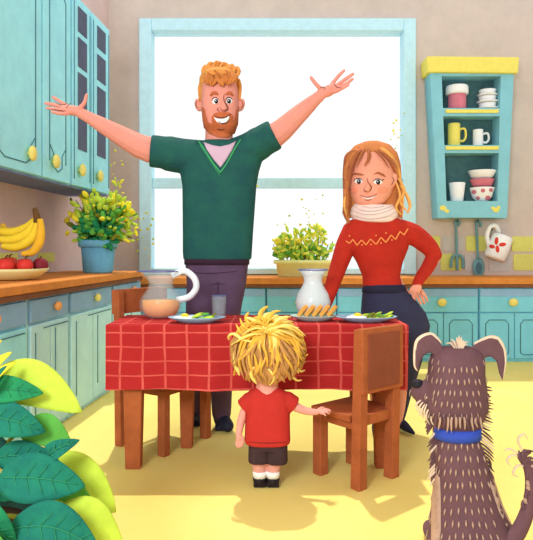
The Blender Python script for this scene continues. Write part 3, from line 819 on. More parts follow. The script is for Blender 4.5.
# ------------------------------------------------------------------ figures
def cap(b,pts,rad,D,dd=None,n=12,k=3,flat=1.0):
    """rounded limb through px points; rad in px"""
    s=S(D); dd=dd or [0]*len(pts)
    p3=[P(x,y,D+d) for (x,y),d in zip(pts,dd)]
    m=len(p3); sp=smooth_pts(p3,k); R=[]
    for i in range(m-1):
        for j in range(k): R.append((rad[i]+(rad[i+1]-rad[i])*j/k)*s)
    R.append(rad[-1]*s)
    b.tube(sp,R,n,True,flat)
def sec(D,rows,dy=0):  # rows: (cx,py,rx,ry px[,dD])
    s=S(D); return [(P(r[0],r[1],D+(r[4] if len(r)>4 else 0)),r[2]*s,r[3]*s) for r in rows]
def lock(b,pts,rad,D,k=5,n=6,flat=.5):
    """tapered lock of hair; pts (px,py,dD)"""
    sp=smooth_pts([P(x,y,D+d) for x,y,d in pts],k); m=len(sp); s=S(D)
    b.tube(sp,[max(.0006,rad*s*(math.sin(math.pi*(.15+.82*i/(m-1)))**.8)) for i in range(m)],n,False,flat)
def eye(par,tr,cx,cy,rx,ry,ix,iy,ir,D,lid=True,lashes=False):
    b=MB(); decal(b,tr,ellipse_poly(cx,cy,rx,ry,16),D,.003,1.0); e=b.build('eye',white,par)
    b=MB(); decal(b,tr,ellipse_poly(ix,iy,ir,ir*1.15,12),D,.0055,1.0,0.0); b.build('iris',ink,e)
    b=MB(); decal(b,tr,ellipse_poly(ix-.5,iy-.6,ir*.3,ir*.3,6),D,.0066,1.0,0.0); b.build('glint',white,e)
    b=MB(); stroke(b,tr,[(cx-rx,cy),(cx-rx*.6,cy-ry*.9),(cx+rx*.3,cy-ry*1.05),(cx+rx,cy-.2*ry)],D,.45,.004); 
    if lashes: stroke(b,tr,[(cx+rx*.8,cy-.5*ry),(cx+rx*1.35,cy-ry*1.1)],D,.4,.004)
    b.build('eyelid',ink,e)
# ================= MAN
D=3.42; s=S(D)
man=thing('person','standing man with arms flung wide, green V-neck jumper, ginger hair and beard, behind the table','person',(P(213,0,D).x,D,0))
b=MB()
b.loft(sec(D,[(219,71,11,11),(220,76,15.5,16),(220,84,17.8,19),(220,96,18.4,20),(220,108,18.4,20),(220,118,17.8,19),(220.5,127,16.3,17),(221,133.5,12.5,12)]),28,2.6)
b.loft(sec(D,[(219,124,13.5,13,.01),(219,140,14,13,.01),(219,160,16,14,.01)]),20)
# ears, nose
for x,q_ in ((198.5,-1),(241,1)): b.ell(P(x,105,D+.01),(4*s,4*s,6.8*s),Quaternion((0,1,0),.25*q_))
b.ell(P(223.8,104,D-.113),(2.2*s,2.6*s,6*s)); b.ell(P(223.4,108,D-.118),(3.6*s,2.6*s,2.6*s))
# torso core, arms, hips and legs
b.loft(sec(D,[(219,150,34,14),(219,180,29,15),(218,230,27,15),(217,262,26,15),(216,290,24,14)]),24)
cap(b,[(192,153),(150,150),(118,134),(88,117),(80,113)],[13,13,9.5,5.6,5.0],D,[0,-.02,-.05,-.09,-.10])
cap(b,[(243,150),(274,136),(297,116),(316,99),(321,95)],[13,12.5,9.5,6,5.4],D,[0,-.02,-.05,-.09,-.10])
cap(b,[(203,280),(199,340),(196,385),(196,418)],[13,11,9,6],D,[0,.02,.03,.05])
cap(b,[(227,280),(224,340),(221,385),(221,420)],[13,11,9,6],D,[0,-.02,-.03,-.04])
# image-left hand
h=D-.10
b.ell(P(73,110.5,h),(9.5*s,6*s,5*s),Quaternion((0,1,0),.15)); b.ell(P(65,110,h),(5*s,5*s,4.4*s))
for pts,r,d in (([(67,106),(60,101.5),(53,97)],2.0,.03),([(65,108),(55,105),(45.5,103.2)],2.1,.0),([(65,111),(56,109.3),(47,108)],2.0,-.03),([(67,114),(59,113.6),(52,112)],1.8,-.055),([(78,109),(84,103.5),(86.5,95)],2.2,-.02)):
    cap(b,pts,[r*1.12,r,r*.82],h,[d*.5,d,d+.005],8)
h=D-.10
b.ell(P(328,91,h),(8.5*s,6*s,5.6*s),Quaternion((0,1,0),-.5)); b.ell(P(334,88,h),(5*s,5*s,4.6*s))
for pts,r,d in (([(322,90),(315.5,83.5),(311,77.5)],2.2,-.02),([(332,84),(338,76.5),(344,70.5)],2.0,.035),([(337,85.5),(345,79.5),(353,74)],2.1,.0),([(337,89),(346,84),(352.5,79)],2.0,-.03),([(335,92),(342,88.5),(348.5,85)],1.8,-.055)):
    cap(b,pts,[r*1.12,r,r*.82],h,[d*.5,d,d+.005],8)
body=blob('body',b,skin_m,man,.0048,3)
tr=bvh(body)
# face
b=MB(); decal(b,tr,[(202,107),(202.3,120),(203.8,128),(209,133.5),(218,137),(228,137.5),(235,133.5),(238.3,124),(239,107),(236.6,110),(235,118),(232.6,122),(233,115.5),(230,112.6),(221,111.8),(214.5,113.2),(211.5,117),(212,123.5),(208.2,122.5),(206,117),(204.5,109)],D,.009,1.6); b.build('beard',beard_m,man)
bt=bvh(body,bpy.data.objects['beard'])
b=MB(); decal(b,bt,[(213.5,117),(218,118.6),(224,118),(229,115),(229.3,119),(226.5,123),(221,124),(216.5,121.8)],D,.003,1.2); mo=b.build('smile',white,man)
b=MB(); mt=bt; stroke(b,bt,[(215,116),(219.5,118),(225,117.5),(230.3,114.2)],D,.5,.004); stroke(b,bt,[(218,121.2),(222,123.4),(226.7,122.3),(229.8,118.2)],D,.45,.004); stroke(b,bt,[(217,129),(221,130),(225,129)],D,.4,.003); b.build('lip_line',ink,man)
eye(man,tr,215.4,101,3.4,3.1,216.2,101.3,2.0,D); eye(man,tr,229.2,100.8,3.3,3.1,229.0,101.2,2.0,D)
b=MB()
decal(b,tr,[(209.5,95),(212,91.5),(216,91),(218.5,93.5),(218,95),(214,94.3),(210.5,96.3)],D,.006,1.5); b.build('eyebrow',beard_m,man); b=MB()
decal(b,tr,[(225.5,93.5),(228.5,91),(232,92),(234,95.5),(232.5,96),(229,94.3),(226,95.3)],D,.006,1.5); b.build('eyebrow',beard_m,man)
b=MB(); stroke(b,tr,[(224.5,94),(223.6,97),(224.2,101),(226.5,105),(228.2,108.5),(226,111),(222.5,110.8)],D,.45,.002); stroke(b,tr,[(218.2,107.5),(217.4,110),(219.5,111.5)],D,.45,.002)
stroke(b,tr,[(197,101),(195.8,104),(197.5,108)],D,.4,.002); stroke(b,tr,[(241.5,101),(243,104.5),(240.8,108.5)],D,.4,.002); b.build('face_crease',inkb,man); b=MB()
stroke(b,tr,[(54,101.5),(61,105),(68,103)],D,.35,.002); stroke(b,tr,[(52,109),(60,110.5),(66,111)],D,.35,.002); stroke(b,tr,[(66,108),(69,104.5),(71,103)],D,.35,.002); b.build('palm_crease',inkb,man); b=MB()
stroke(b,tr,[(334,83.5),(337,87),(342,88)],D,.35,.002); stroke(b,tr,[(320,88),(324,87),(325,90)],D,.35,.002)
b.build('palm_crease',inkb,man)
# hair: side cap then quiff curls
b=MB()
b.loft(sec(D,[(219,104,20.5,18,.045),(219,92,20.8,20,.035),(219.5,86,20.5,20.5,.018),(219.5,81,20,22.2,.0),(219.5,76,18.5,21.5,-.005),(219.5,72,14.5,17,.0),(219.5,70,9,11,.0)]),28,2.4)
blob('hair_base',b,hairM,man,.006,4)
b=MB(); rr=random.Random(5)
for i in range(16):   # fringe sweeping over the brow
    x0=206+i*1.8; lock(b,[(x0,71,-.07),(x0+rr.uniform(-3,3),76+rr.random()*3,-.130),(x0+rr.uniform(-5,4),83+rr.uniform(-1,4)-abs(x0-221)*.12 ,-.130)],2.5,D)
for pts in ([(214,70),(219,74),(224,80),(223,86)],[(226,70),(229,76),(226,82),(229,86)],[(208,72),(209,77),(213,82),(212,84)]): lock(b,[(x,y,-.13) for x,y in pts],2.6,D)
b.build('fringe',mat('hair_ginger_mid',(196,122,64),var=.16,scale=25),man)
b=MB()
for i in range(20):
    x0=206+rr.random()*28; a=rr.uniform(-1,1); z=rr.uniform(63,68)
    lock(b,[(x0,76,-.10+rr.random()*.1),(x0+a*2,70,-.09+rr.random()*.08),(x0+a*6,z+1,-.06),(x0+a*10,z+4,-.06)],2.4,D)
for pts in ([(213,74,-.06),(209,67,-.06),(213,63.5,-.05),(216,66,-.05)],[(219,75,-.07),(217,67,-.07),(220,62.5,-.06),(224,65,-.06)],[(227,75,-.07),(229,68,-.06),(226,65,-.06),(223,67,-.06)],[(232,77,-.05),(236,71,-.05),(233,67.5,-.05),(229.5,68.5,-.05)]):
    lock(b,pts,2.2,D)
for i in range(7):
    lock(b,[(201.5+rr.random()*2,79+i*.8,-.05),(199.5,88,-.02),(199.5,97+rr.random()*4,-.02)],1.9,D); lock(b,[(237.5+rr.random()*2,79+i*.8,-.05),(240,88,-.02),(240,97+rr.random()*4,-.02)],1.9,D)
for i,pts in enumerate(([(207,77),(203.5,72),(205.5,67),(209.5,68)],[(211,76),(208,69),(210.5,64),(215,65.5)],[(215,75),(213.5,68),(216.5,62.5),(220.5,65)],[(220,75),(220,68),(224,64),(227,67.5)],[(225,75),(228,70),(226,65),(222.5,64.5)],[(229,76),(233.5,71.5),(232,66),(228,67)],[(233,78),(238,74),(237.5,68.5),(233.5,69)],[(209,80),(205,76),(201.5,78),(202.5,82)])):
    lock(b,[(x,y,-.09+.05*(k/3)) for k,(x,y) in enumerate(pts)],2.9,D,5,8,.7)
b.build('curls',hairM,man)
# jumper
b=MB()
b.loft(sec(D,[(219,141.5,17,14),(219,145,27,16),(219.5,150,38,18),(219.5,160,43,20),(219.5,172,39.5,21),(219.5,186,37,21),(218.8,210,36,21),(218,235,35,21),(217.5,252,34.5,21),(217.5,259,34,20.5),(217.5,260,31,18)]),36,2.5)
for pts,rad in (([(205,158),(182,156),(163,152.5),(150.5,151)],[19,19,17.5,17]),([(232,156),(250,149),(264,140.5),(275,134.5)],[18,18,17,16.2])):
    b.tube(smooth_pts([P(x,y,D+d) for (x,y),d in zip(pts,(0,0,-.01,-.02))],3),[r*s for r in [rad[0]]*3+[rad[1]]*3+[rad[2]]*3+[rad[3]]],20,False,.92)
jm=blob('jumper',b,green,man,.006,3)
tj=bvh(jm)
b=MB(); decal(b,tj,[(203.5,142),(212,145),(220,146.5),(229,144.5),(236,141),(232,150),(226,160),(220.5,167.5),(214,160),(207,150)],D,.004,2.5,.008); us=b.build('undershirt',lav,man)
b=MB(); stroke(b,tj,[(198.5,141),(206,152),(213,163),(220.3,172.5)],D,.75,.003,taper=False); stroke(b,tj,[(240.5,139.5),(234,150),(227,163),(220.3,172.5)],D,.75,.003,taper=False); 
stroke(b,tj,[(200,145),(209,159),(220,175.5)],D,.3,.002,taper=False); b.build('collar_trim',greenL,man)
# trousers
b=MB()
b.loft(sec(D,[(217,256,31.5,18),(217,263,31.5,19),(216.5,285,29.5,18.5),(214,305,28,18),(212.5,325,26.5,17)]),30,2.6)
cap(b,[(201,315),(199,350),(197,385),(196.5,412)],[13.5,12.5,11,9],D,[.01,.02,.03,.05])
cap(b,[(225,315),(223,350),(221.5,385),(221.5,414)],[13.5,12.5,11,9.5],D,[0,-.02,-.03,-.04])
tj=blob('trousers',b,pantsM,man,.006,4)
tt=bvh(tj); b=MB(); stroke(b,tt,[(218,281),(218,296)],D,.35,.002); stroke(b,tt,[(211,285),(218,283.5),(225,284.5)],D,.35,.002); stroke(b,tt,[(191,272),(210,273.5),(238,271)],D,.3,.002); b.build('seam_lines',belt_m,man)
b=MB(); b.loft(sec(D,[(217,257.5,32.6,20),(217,264.5,32.4,20)]),36,2.6); b.build('belt',belt_m,man)
for (x0,y0,x1,y1,dd) in ((196.5,419,190,424,.05),(221,419,229,425,-.04)):
    b=MB(); sh=P(x0,y0,D+dd); sh.z=.065; toe=Vector((P(x1,y1,D+dd).x,D+dd-.10,.038))
    heel=Vector((sh.x,sh.y+.03,.045))
    b.cone(heel,toe,.044,.034); b.cone(Vector((sh.x,sh.y+.01,.10)),Vector((sh.x,sh.y,.05)),.04,.044)
    b.box(heel.x-.03,heel.x+.03,toe.y+.02,heel.y+.02,.002,.03)
    blob('shoe',b,shoe_m,man,.006,3)
# ================= WOMAN
D=3.30; s=S(D)
wo=thing('person','woman with long auburn hair, pale scarf and red zigzag jumper, one hand on hip','person',(P(392,0,D).x,D,0))
b=MB()
b.loft(sec(D,[(370.5,148,10,12),(370.5,153,17,18),(371,163,21.5,21),(371.5,175,23,22),(371.5,186,22.5,21),(370.5,196,19.5,18,-.005),(369.5,203,14.5,14,-.015),(368.5,208,8.5,9,-.02)]),30,2.3)
b.loft(sec(D,[(373,198,10,10,.02),(374,215,10.5,10,.02),(376,230,14,11,.02)]),20)
b.ell(P(393.3,180,D-.055),(3.8*s,3.6*s,7.8*s),Quaternion((0,1,0),.25)); b.ell(P(347.5,180,D+.01),(3.4*s,3.6*s,6.5*s),Quaternion((0,1,0),-.2))
b.ell(P(367,189,D-.118),(3.2*s,3*s,2.8*s)); b.ell(P(368.5,184,D-.112),(2.2*s,2.6*s,5*s))
b.loft(sec(D,[(377,226,24,12),(378,245,25,13),(380,270,16,11),(388,300,26,15),(394,325,25,15)]),24)
cap(b,[(350,233),(340,262),(331,292),(324,309)],[8,6,5,4.2],D,[0,-.03,-.10,-.17])
cap(b,[(408,232),(425,243),(436,254),(427,270),(417,284)],[8,6.5,5.6,5,4],D,[0,.0,.0,-.02,-.05])
# hip hand
b.ell(P(417,289,D-.065),(4.6*s,3*s,6*s),Quaternion((0,1,0),.35))
for pts,r,d in (([(414,290),(413,296),(415,300)],1.5,-.055),([(417,293),(418.5,299),(421,304)],1.6,-.065),([(420,292),(422.5,298),(424.5,303.5)],1.6,-.05),([(421.5,290),(425,295.5),(427.5,301)],1.5,-.035),([(414,286),(411,289),(409.5,293)],1.5,-.06)):
    cap(b,pts,[r*1.1,r,r*.85],D,[d,d-.005,d+.005],8)
# table hand
b.ell(P(323,311,D-.20),(4.4*s,5*s,3*s))
for k,pts in enumerate(([(321,313),(316,315),(312,317.5)],[(322,314),(318,317),(315,320)],[(323,314),(322,318),(320,321)],[(325,314),(326,318),(325,321)],[(327,312),(331,314),(333,317)])):
    cap(b,pts,[1.7,1.6,1.3],D,[-.21,-.23,-.24],8)
cap(b,[(378,320),(377,360),(376,400),(378,425)],[12,9,6,4],D)
cap(b,[(405,320),(403,360),(400,400),(396,428)],[14,11,7,4],D)
body=blob('body',b,skin_w,wo,.0048,3); tr=bvh(body)
eye(wo,tr,358.4,181.2,4.4,2.5,358.8,181.6,2.1,D,True,False); eye(wo,tr,378,181.8,4.6,2.6,378.2,182.1,2.2,D,True,True)
b=MB(); decal(b,tr,[(351.5,175.5),(355,172.5),(361,173.5),(364.5,175),(361,175.5),(355.5,174.8)],D,.004,1.5); b.build('eyebrow',hairWd,wo); b=MB(); decal(b,tr,[(373,174.5),(378,171.5),(384,174),(386,177),(382,175.8),(377.5,173.6)],D,.004,1.5); b.build('eyebrow',hairWd,wo)
b=MB(); stroke(b,tr,[(367,178),(368.5,183),(371.5,187),(370,191)],D,.45,.002); stroke(b,tr,[(364,188.5),(364.5,191.3),(367,191.2)],D,.4,.002)
b.build('nose_crease',inkb,wo); b=MB(); stroke(b,tr,[(392,177),(394,180),(391.5,185)],D,.35,.002); b.build('ear_crease',inkb,wo); b=MB(); stroke(b,tr,[(417,292),(419,298)],D,.3,.002); stroke(b,tr,[(420,291),(423,297)],D,.3,.002)
b.build('hand_crease',inkb,wo)
b=MB(); decal(b,tr,[(361.5,196),(366,197.2),(371,197),(376,194.6),(373,198.3),(368,199.4),(364,198.4)],D,.003,1.2); b.build('smile',white,wo)
b=MB(); stroke(b,tr,[(360,195),(365,197),(371,196.8),(377.5,193.5)],D,.5,.004); stroke(b,tr,[(364,199.5),(368,200.4),(372,199.2)],D,.35,.002); b.build('lip_line',mat('lip_rose',(176,70,66),var=0),wo)
b=MB(); decal(b,tr,ellipse_poly(353.5,190,4.4,3.4,12),D,.0015,1.5); decal(b,tr,ellipse_poly(382.5,190,5,3.6,12),D,.0015,1.5); b.build('blush',mat('blush',(240,150,122),var=.02),wo)
# hair
b=MB()
b.loft(sec(D,[(372,142,8,9,.0),(372,146,18,17,.01),(372,154,25,23,.02),(372.5,165,28,23,.045),(373,178,28.5,22,.055),(373.5,192,29,19,.06),(374,206,29,16,.065),(374,218,26,12,.065)]),30,2.3)
hb=blob('hair_back',b,hairW,wo,.006,4)
rr=random.Random(9); b=MB(); b.use(hairW)
top=(367,146)
for i in range(17):  # left curtain
    t_=i/14; b.use(rr.choice([hairW,hairWd,hairW])); lock(b,[(366-2*t_,146+t_*1.2,-.05),(357-8*t_,154,-.095),(350.5-5*t_,166+2*t_,-.105+.04*t_),(347-2*t_,185,-.06),(347-1.5*t_+rr.uniform(-1.5,1),203,-.04),(343+5*rr.random(),213+rr.uniform(-3,3),-.03),(347+4*rr.random(),221+rr.uniform(-6,6),-.03)],3.4,D)
for i in range(17):  # right curtain
    t_=i/16; b.use(rr.choice([hairW,hairWd,hairW] if t_<.7 else [hairW,hairWl])); lock(b,[(368+3*t_,145.5,-.05),(380+6*t_,151,-.095),(392+5*t_,163+3*t_,-.095+.04*t_),(398+2*t_,181,-.01),(401+2*t_,195+3*t_,-.03),(399+5*rr.random(),215+rr.uniform(-4,6),-.02)],3.6,D)
b.use(hairWl)
for pts in ([(398,178,-.05),(404,190,-.04),(400,202,-.04),(409,213,-.03)],[(400,185,-.04),(407,196,-.03),(410,206,-.03),(407,214,-.03)],[(396,182,-.06),(400,196,-.05),(396,208,-.04),(403,216,-.04)],[(347,190,-.05),(344,204,-.05),(347,216,-.05)]): lock(b,pts,2.8,D)
b.use(hairWd)
for pts in ([(367,146,-.07),(369,153,-.125),(368,160,-.132),(364,166,-.134)],[(366,147,-.08),(360,156,-.122),(355,166,-.12)],[(370,147,-.08),(381,156,-.12),(389,168,-.11)],[(376,145,-.06),(389,154,-.09),(396,168,-.08)],[(359,147,-.07),(350,158,-.09),(347,172,-.08)]): lock(b,pts,1.5,D)
b.build('hair_locks',None,wo)
# scarf
b=MB(); rr=random.Random(4)
for k,(y,rx,ry) in enumerate(((206.5,17,15.5),(210,19.5,18),(214,20.5,19),(217.5,19.5,18))):
    pts=[P(374+.2*k,y,D)+Vector((rx*s*math.cos(a),ry*s*math.sin(a)+.01,(2.2*math.sin(a)-.6*math.cos(a))*s)) for a in [2*math.pi*i/30 for i in range(31)]]
    b.tube(pts,3.6*s,10)
b.loft(sec(D,[(374,205,14,13,.01),(375,218,17,15,.01)]),24)
scf=blob('scarf',b,scarf_m,wo,.005,2); ts=bvh(scf); b=MB()
for pts in ([(356,208),(365,211),(378,210.5),(391,206.5)],[(353,211),(365,214.5),(380,213.5),(395,208)],[(355,216),(368,219),(384,217.5),(394,213)],[(362,206.5),(372,208),(384,206)]): stroke(b,ts,pts,D,.35,.001)
b.build('fold_lines',scarf_l,scf)
# jumper
b=MB()
b.loft(sec(D,[(376,216,17,13),(376.5,220,25,15),(377,226,31,17),(377.5,236,32,18.5),(378,248,30,19.5),(379.5,262,23,17),(381,276,18.5,15),(383,287,20,16),(384,292,20,16)]),32,2.3)
cap(b,[(354,231),(346,246),(338,268),(330,292),(325,306)],[12,10.5,8.5,6.8,5.6],D,[0,-.02,-.05,-.11,-.17])
cap(b,[(400,231),(414,235),(428,246),(434.5,254.5)],[12,11,9.3,7.5],D,[0,0,0,0])
cap(b,[(434,255),(428,267),(421,277),(417,284)],[7.5,6.8,5.8,5],D,[0,-.01,-.03,-.05])
jw=blob('jumper',b,redK,wo,.006,3); tw=bvh(jw); b=MB()
zz=[(346,240),(349.5,242.5),(353,238.5),(357,244.5),(361.5,239),(366,244),(370.5,238),(376,243.5),(381,236.5),(386,241.5),(391,234),(395.5,238.5),(400,230.5),(404,234),(408,227.5)]
zz=[(x,y+1) for x,y in zz]
for a_,c_ in zip(zz,zz[1:]): stroke(b,tw,[a_,c_],D,.7,.002,4,False)
for x,y in ((349.5,237),(362,246),(371,245.5),(381,244),(392,241),(386,234),(376,236.5)): decal(b,tw,ellipse_poly(x,y-1,.9,.9,6),D,.003,1)
b.build('zigzag_pattern',zig,jw)
b=MB()
b.loft(sec(D,[(384,284,19.5,17),(384,289,21,18.5),(388,298,26,20),(393,312,32,22),(396,325,33.5,22),(396,340,31,21)]),32,2.3)
cap(b,[(384,330),(381,365),(378,395),(379,420)],[20,14,8,5],D,[0,0,0,.0])
cap(b,[(407,330),(405,360),(402,390),(398,422)],[21.5,17,10.5,5.5],D,[0,.01,.02,.02])
tw=blob('trousers',b,navy,wo,.006,4); t2=bvh(tw)
b=MB(); b.loft(sec(D,[(384,285,20.8,18.2),(384.5,292,22.5,19.2)]),36,2.3); b.build('waistband',mat('waistband_navy',(42,42,64),var=.05),wo)
for (ax,ay),(tx_,),dd in (((379,424),(371,),.0),((398,425),(410,),.02)):
    a3=P(ax,ay,D+dd); zh=.06
    b=MB(); heel=Vector((a3.x,a3.y+.02,.052)); toe=Vector((P(tx_,440,D).x,a3.y-.10,.018))
    b.tube([heel+Vector((0,.015,0)),heel,(heel+toe)/2,toe],[.026,.032,.026,.010],12,True); b.cone(Vector((a3.x,a3.y,.09)),heel,.026,.030)
    b.tube([heel+Vector((0,.022,-.01)),Vector((heel.x,heel.y+.025,.006))],[.014,.009],8)
    blob('shoe',b,navy,wo,.005,3)
# ================= BOY
D=2.54; s=S(D)
boy=thing('person','small boy seen from behind, tousled straw-blond hair, red T-shirt, dark shorts, hand on the chair','person',(P(266,0,D).x,D,0))
b=MB()
b.ell(P(268,352,D-.01),(31*s,24*s,32*s)); b.cone(P(267,378,D),P(267,398,D),.045,.05)
b.loft(sec(D,[(267,394,16,10),(267,415,18,13),(267.5,440,16,12)]),20)
cap(b,[(249,402),(242,418),(239.5,430),(238.5,436)],[5.2,4.4,3.6,3],D,[0,0,-.01,-.02])
cap(b,[(288,402),(298,408),(309,411.5),(317,412)],[5.2,4.6,3.7,3],D,[0,-.01,-.02,-.03])
b.ell(P(239,438,D-.02),(3.4*s,2.6*s,4*s))
for pts in ([(237,440),(236,444),(236.8,447)],[(238.8,441),(238.6,445.5),(239.5,448)],[(240.6,441),(241.4,444.5),(241.6,447)],[(241.6,436),(243.6,439),(243.6,442)],[(242,440),(242.6,443),(243,445.5)]):
    cap(b,pts,[1.3,1.2,1.0],D,[-.02,-.022,-.02],8)
b.ell(P(319.5,411.2,D-.03),(4*s,3*s,2.6*s))
for pts,d in (([(321,410),(326,408.8),(330.5,410.5)],.0),([(321.5,411),(327,410.2),(330.5,412)],-.02),([(321,412),(325.5,412),(329,413.6)],-.035),([(320,413),(323.5,414),(326,415.6)],-.05),([(318,410),(321,407.6),(324.5,407.8)],.02)):
    cap(b,pts,[1.4,1.25,1.05],D,[-.03+d*.4,-.03+d*.8,-.03+d],8)
cap(b,[(258.5,445),(259,462),(259.5,474),(260,480)],[8.5,7.5,6.2,5],D); cap(b,[(275.5,445),(274,462),(273,474),(272.5,480)],[8.5,7.5,6.2,5],D)
body=blob('body',b,skin_b,boy,.0042,3); tr=bvh(body)
b=MB()
b.loft(sec(D,[(267,387,11,8.5),(267,391,18,11),(267,396,22.5,13),(267.5,410,22.5,15),(267.5,425,22.5,15.5),(267.5,440,23,16),(267.5,443,22,15.5)]),30,2.6)
for pts,rad in (([(257,400),(249,402),(243,407.5)],[10,9.5,8.8]),([(278,400),(288,401),(295,405.5)],[10,9.5,8.8])):
    b.tube([P(x,y,D) for x,y in pts],[r*s for r in rad],18)
te=blob('t_shirt',b,redB,boy,.0048,3); tt=bvh(te); b=MB(); stroke(b,tt,[(247,412),(246,425),(245.5,440)],D,.35,.001); stroke(b,tt,[(288,411),(289.5,425),(290,440)],D,.35,.001); stroke(b,tt,[(247,442),(267,443.2),(288,442)],D,.35,.001); b.build('seam_lines',mat('seam_dark_red',(120,36,40),var=0),te)
b=MB(); b.loft(sec(D,[(268,438,19,13.5),(268,448,19.5,14)]),26,2.6)
b.loft(sec(D,[(258.8,446,10.4,13),(258.8,461,10.6,13)]),20,2.6); b.loft(sec(D,[(277.0,446,10.6,13),(277.0,461.5,10.8,13)]),20,2.6)
blob('shorts',b,shorts_m,boy,.005,2)
for x in (259.7,272.8):
    b=MB(); b.loft(sec(D,[(x,470.5,6.9,6.8),(x,473,7.1,7),(x,477,6.6,6.6)]),18); b.build('sock',white,boy)
    b=MB(); p=P(x,478,D); p.z=.028; b.ell(p+Vector((0,.02,0)),(7.2*s,.055,.028)); b.box(p.x-6.2*s,p.x+6.2*s,p.y-.022,p.y+.06,.001,.02)
    blob('shoe',b,mat('shoe_black_brown',(40,32,38),rough=.6),boy,.004,2)
# boy's hair : scalp cap + layered locks radiating from the crown
b=MB(); b.ell(P(268,350,D-.01),(34*s,27*s,32*s)); hb=blob('hair_base',b,hairBs,boy,.006,2)
rr=random.Random(21); b=MB()
crown=P(267,333,D-.05); cc=P(268,350,D-.01)
Rx,Ry,Rz=34.5*s,27.5*s,32.5*s
def on(th,ph,k=1.0): # th from crown axis downward
    v=Vector((math.sin(th)*math.sin(ph),-math.sin(th)*math.cos(ph),math.cos(th)))
    v=Quaternion((1,0,0),math.radians(32))@v
    return cc+Vector((v.x*Rx*k,v.y*Ry*k,v.z*Rz*k)), v
for ring_,(t0,t1,n,mlist) in enumerate(((1.45,2.05,64,[hairBs,hairBs,hairBl]),(1.0,1.75,54,[hairBs,hairB]),(.55,1.35,44,[hairBs,hairB,hairB]),(.1,.95,36,[hairB,hairB,hairBl]))):
    for i in range(n):
        ph=2*math.pi*(i+rr.random()*.6)/n; b.use(rr.choice(mlist))
        pts=[]
        for k in range(5):
            u=k/4; th=t0+(t1-t0)*u+rr.uniform(-.03,.03)
            lift=1.0+.015+.015*ring_*.3+(.12*u**3 if ring_==0 or rr.random()<.15 else .03*u)
            p,v=on(th,ph+.12*math.sin(u*3+i),lift); pts.append(p)
        sp=smooth_pts(pts,3); m=len(sp)
        b.tube(sp,[max(.0008,3.0*s*(math.sin(math.pi*(.12+.86*j/(m-1)))**.9)) for j in range(m)],6,False,.5)
b.build('hair_layers',None,boy)
b=MB()
spikes=[[(262,334),(250,330),(243,325),(240,318)],[(262,330),(256,322),(248,318),(244,321)],[(264,328),(260,318),(262,311),(268,306)],[(266,328),(268,318),(274,312),(281,311)],[(270,328),(278,320),(286,317),(291,317)],[(274,331),(285,327),(293,330),(300,336),(304,334)],[(258,336),(247,336),(240,331),(236,324)],[(256,342),(244,340),(234,334),(229,336),(229,340)],
 [(280,338),(292,341),(299,349),(304,356),(308,354)],[(283,348),(294,352),(300,361),(306,362)],[(284,358),(294,364),(300,371),(305,370)],[(272,330),(280,325),(290,325),(297,331)],[(260,330),(251,325),(246,318),(249,312)],[(264,330),(262,322),(266,315),(273,313)],[(250,350),(241,352),(234,357),(231,363)],[(253,362),(243,364),(236,369),(234,376)],[(280,366),(289,373),(296,380),(302,380)]]
for i,pl in enumerate(spikes):
    b.use([hairB,hairBl,hairB][i%3]); m=len(pl)
    lock(b,[(x,y,-.115+.07*(k/(m-1))+(.05 if y>345 else 0)) for k,(x,y) in enumerate(pl)],2.6,D)
for i in range(34):
    a=rr.uniform(-2.3,2.3); L=rr.uniform(22,38); x0,y0=267+rr.uniform(-5,5),331+rr.uniform(-2,3)
    dx,dy=math.sin(a),-math.cos(a)*.8
    b.use(rr.choice([hairB,hairB,hairBl])); lock(b,[(x0,y0,-.12),(x0+dx*L*.35,y0+dy*L*.3-2,-.125),(x0+dx*L*.7,y0+dy*L*.42+2,-.10),(x0+dx*L,y0+dy*L*.3+9,-.06)],2.3,D)
b.build('hair_tufts',None,boy)
b=MB()
for i in range(26):
    x=246+i*1.75; dyy=-abs(x-268)*.35
    lock(b,[(x,362+dyy,-.10),(267+(x-267)*.93,374+dyy,-.105),(267+(x-267)*.8,386+dyy+rr.uniform(-2,2),-.07)],1.7,D)
b.build('nape_hair',hairBs,boy)
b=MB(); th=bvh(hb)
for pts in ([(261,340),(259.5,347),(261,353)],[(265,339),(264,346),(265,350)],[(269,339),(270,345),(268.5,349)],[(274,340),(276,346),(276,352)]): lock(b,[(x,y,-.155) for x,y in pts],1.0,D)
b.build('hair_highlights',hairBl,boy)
# ================= DOG
D=1.95; s=S(D)
dog=thing('dog','shaggy brown dog sitting in the right foreground, seen from behind, folded ears and blue collar','dog',(P(468,0,D).x,D,0))
b=MB()
b.loft(sec(D,[(459,424,19,17,.05),(458,438,21,19,.04),(460,455,25,22,.03),(463,475,28,26,.03),(466,500,33,32,.03),(470,525,40,38,.02),(473,545,45,42,.0),(473,556,42,38,0)]),32,2.1)
# head
b.loft(sec(D,[(457,347,17,14,.06),(457,352,25,20,.06),(456.5,362,28,25,.06),(456,376,28.5,27,.06),(455.5,392,31.5,28,.06),(455.5,406,33,27,.06),(456,418,28,23,.055),(457,430,21,18,.05)]),32,2.2)
cap(b,[(446,390),(430,391),(420,392)],[17,13,10],D,[.06,.075,.09]); cap(b,[(436,400),(424,402)],[9,8],D,[.06,.075])
# haunches and legs
for x in (450,497): b.ell(P(x,538,D+.03),(18*s,.10,24*s))
for x in (444,502): 
    p=P(x,0,D-.0); b.ell(Vector((p.x,D+.10,.03)),(.038,.09,.03))
for x in (452,480):
    cap(b,[(x+2,480),(x,510),(x,540),(x,552)],[13,10,8,8],D+.16); p=P(x,0,D+.16); b.ell(Vector((p.x,D+.19,.028)),(.036,.06,.028))
blobs=blob('body',b,dogm,dog,.006,4)
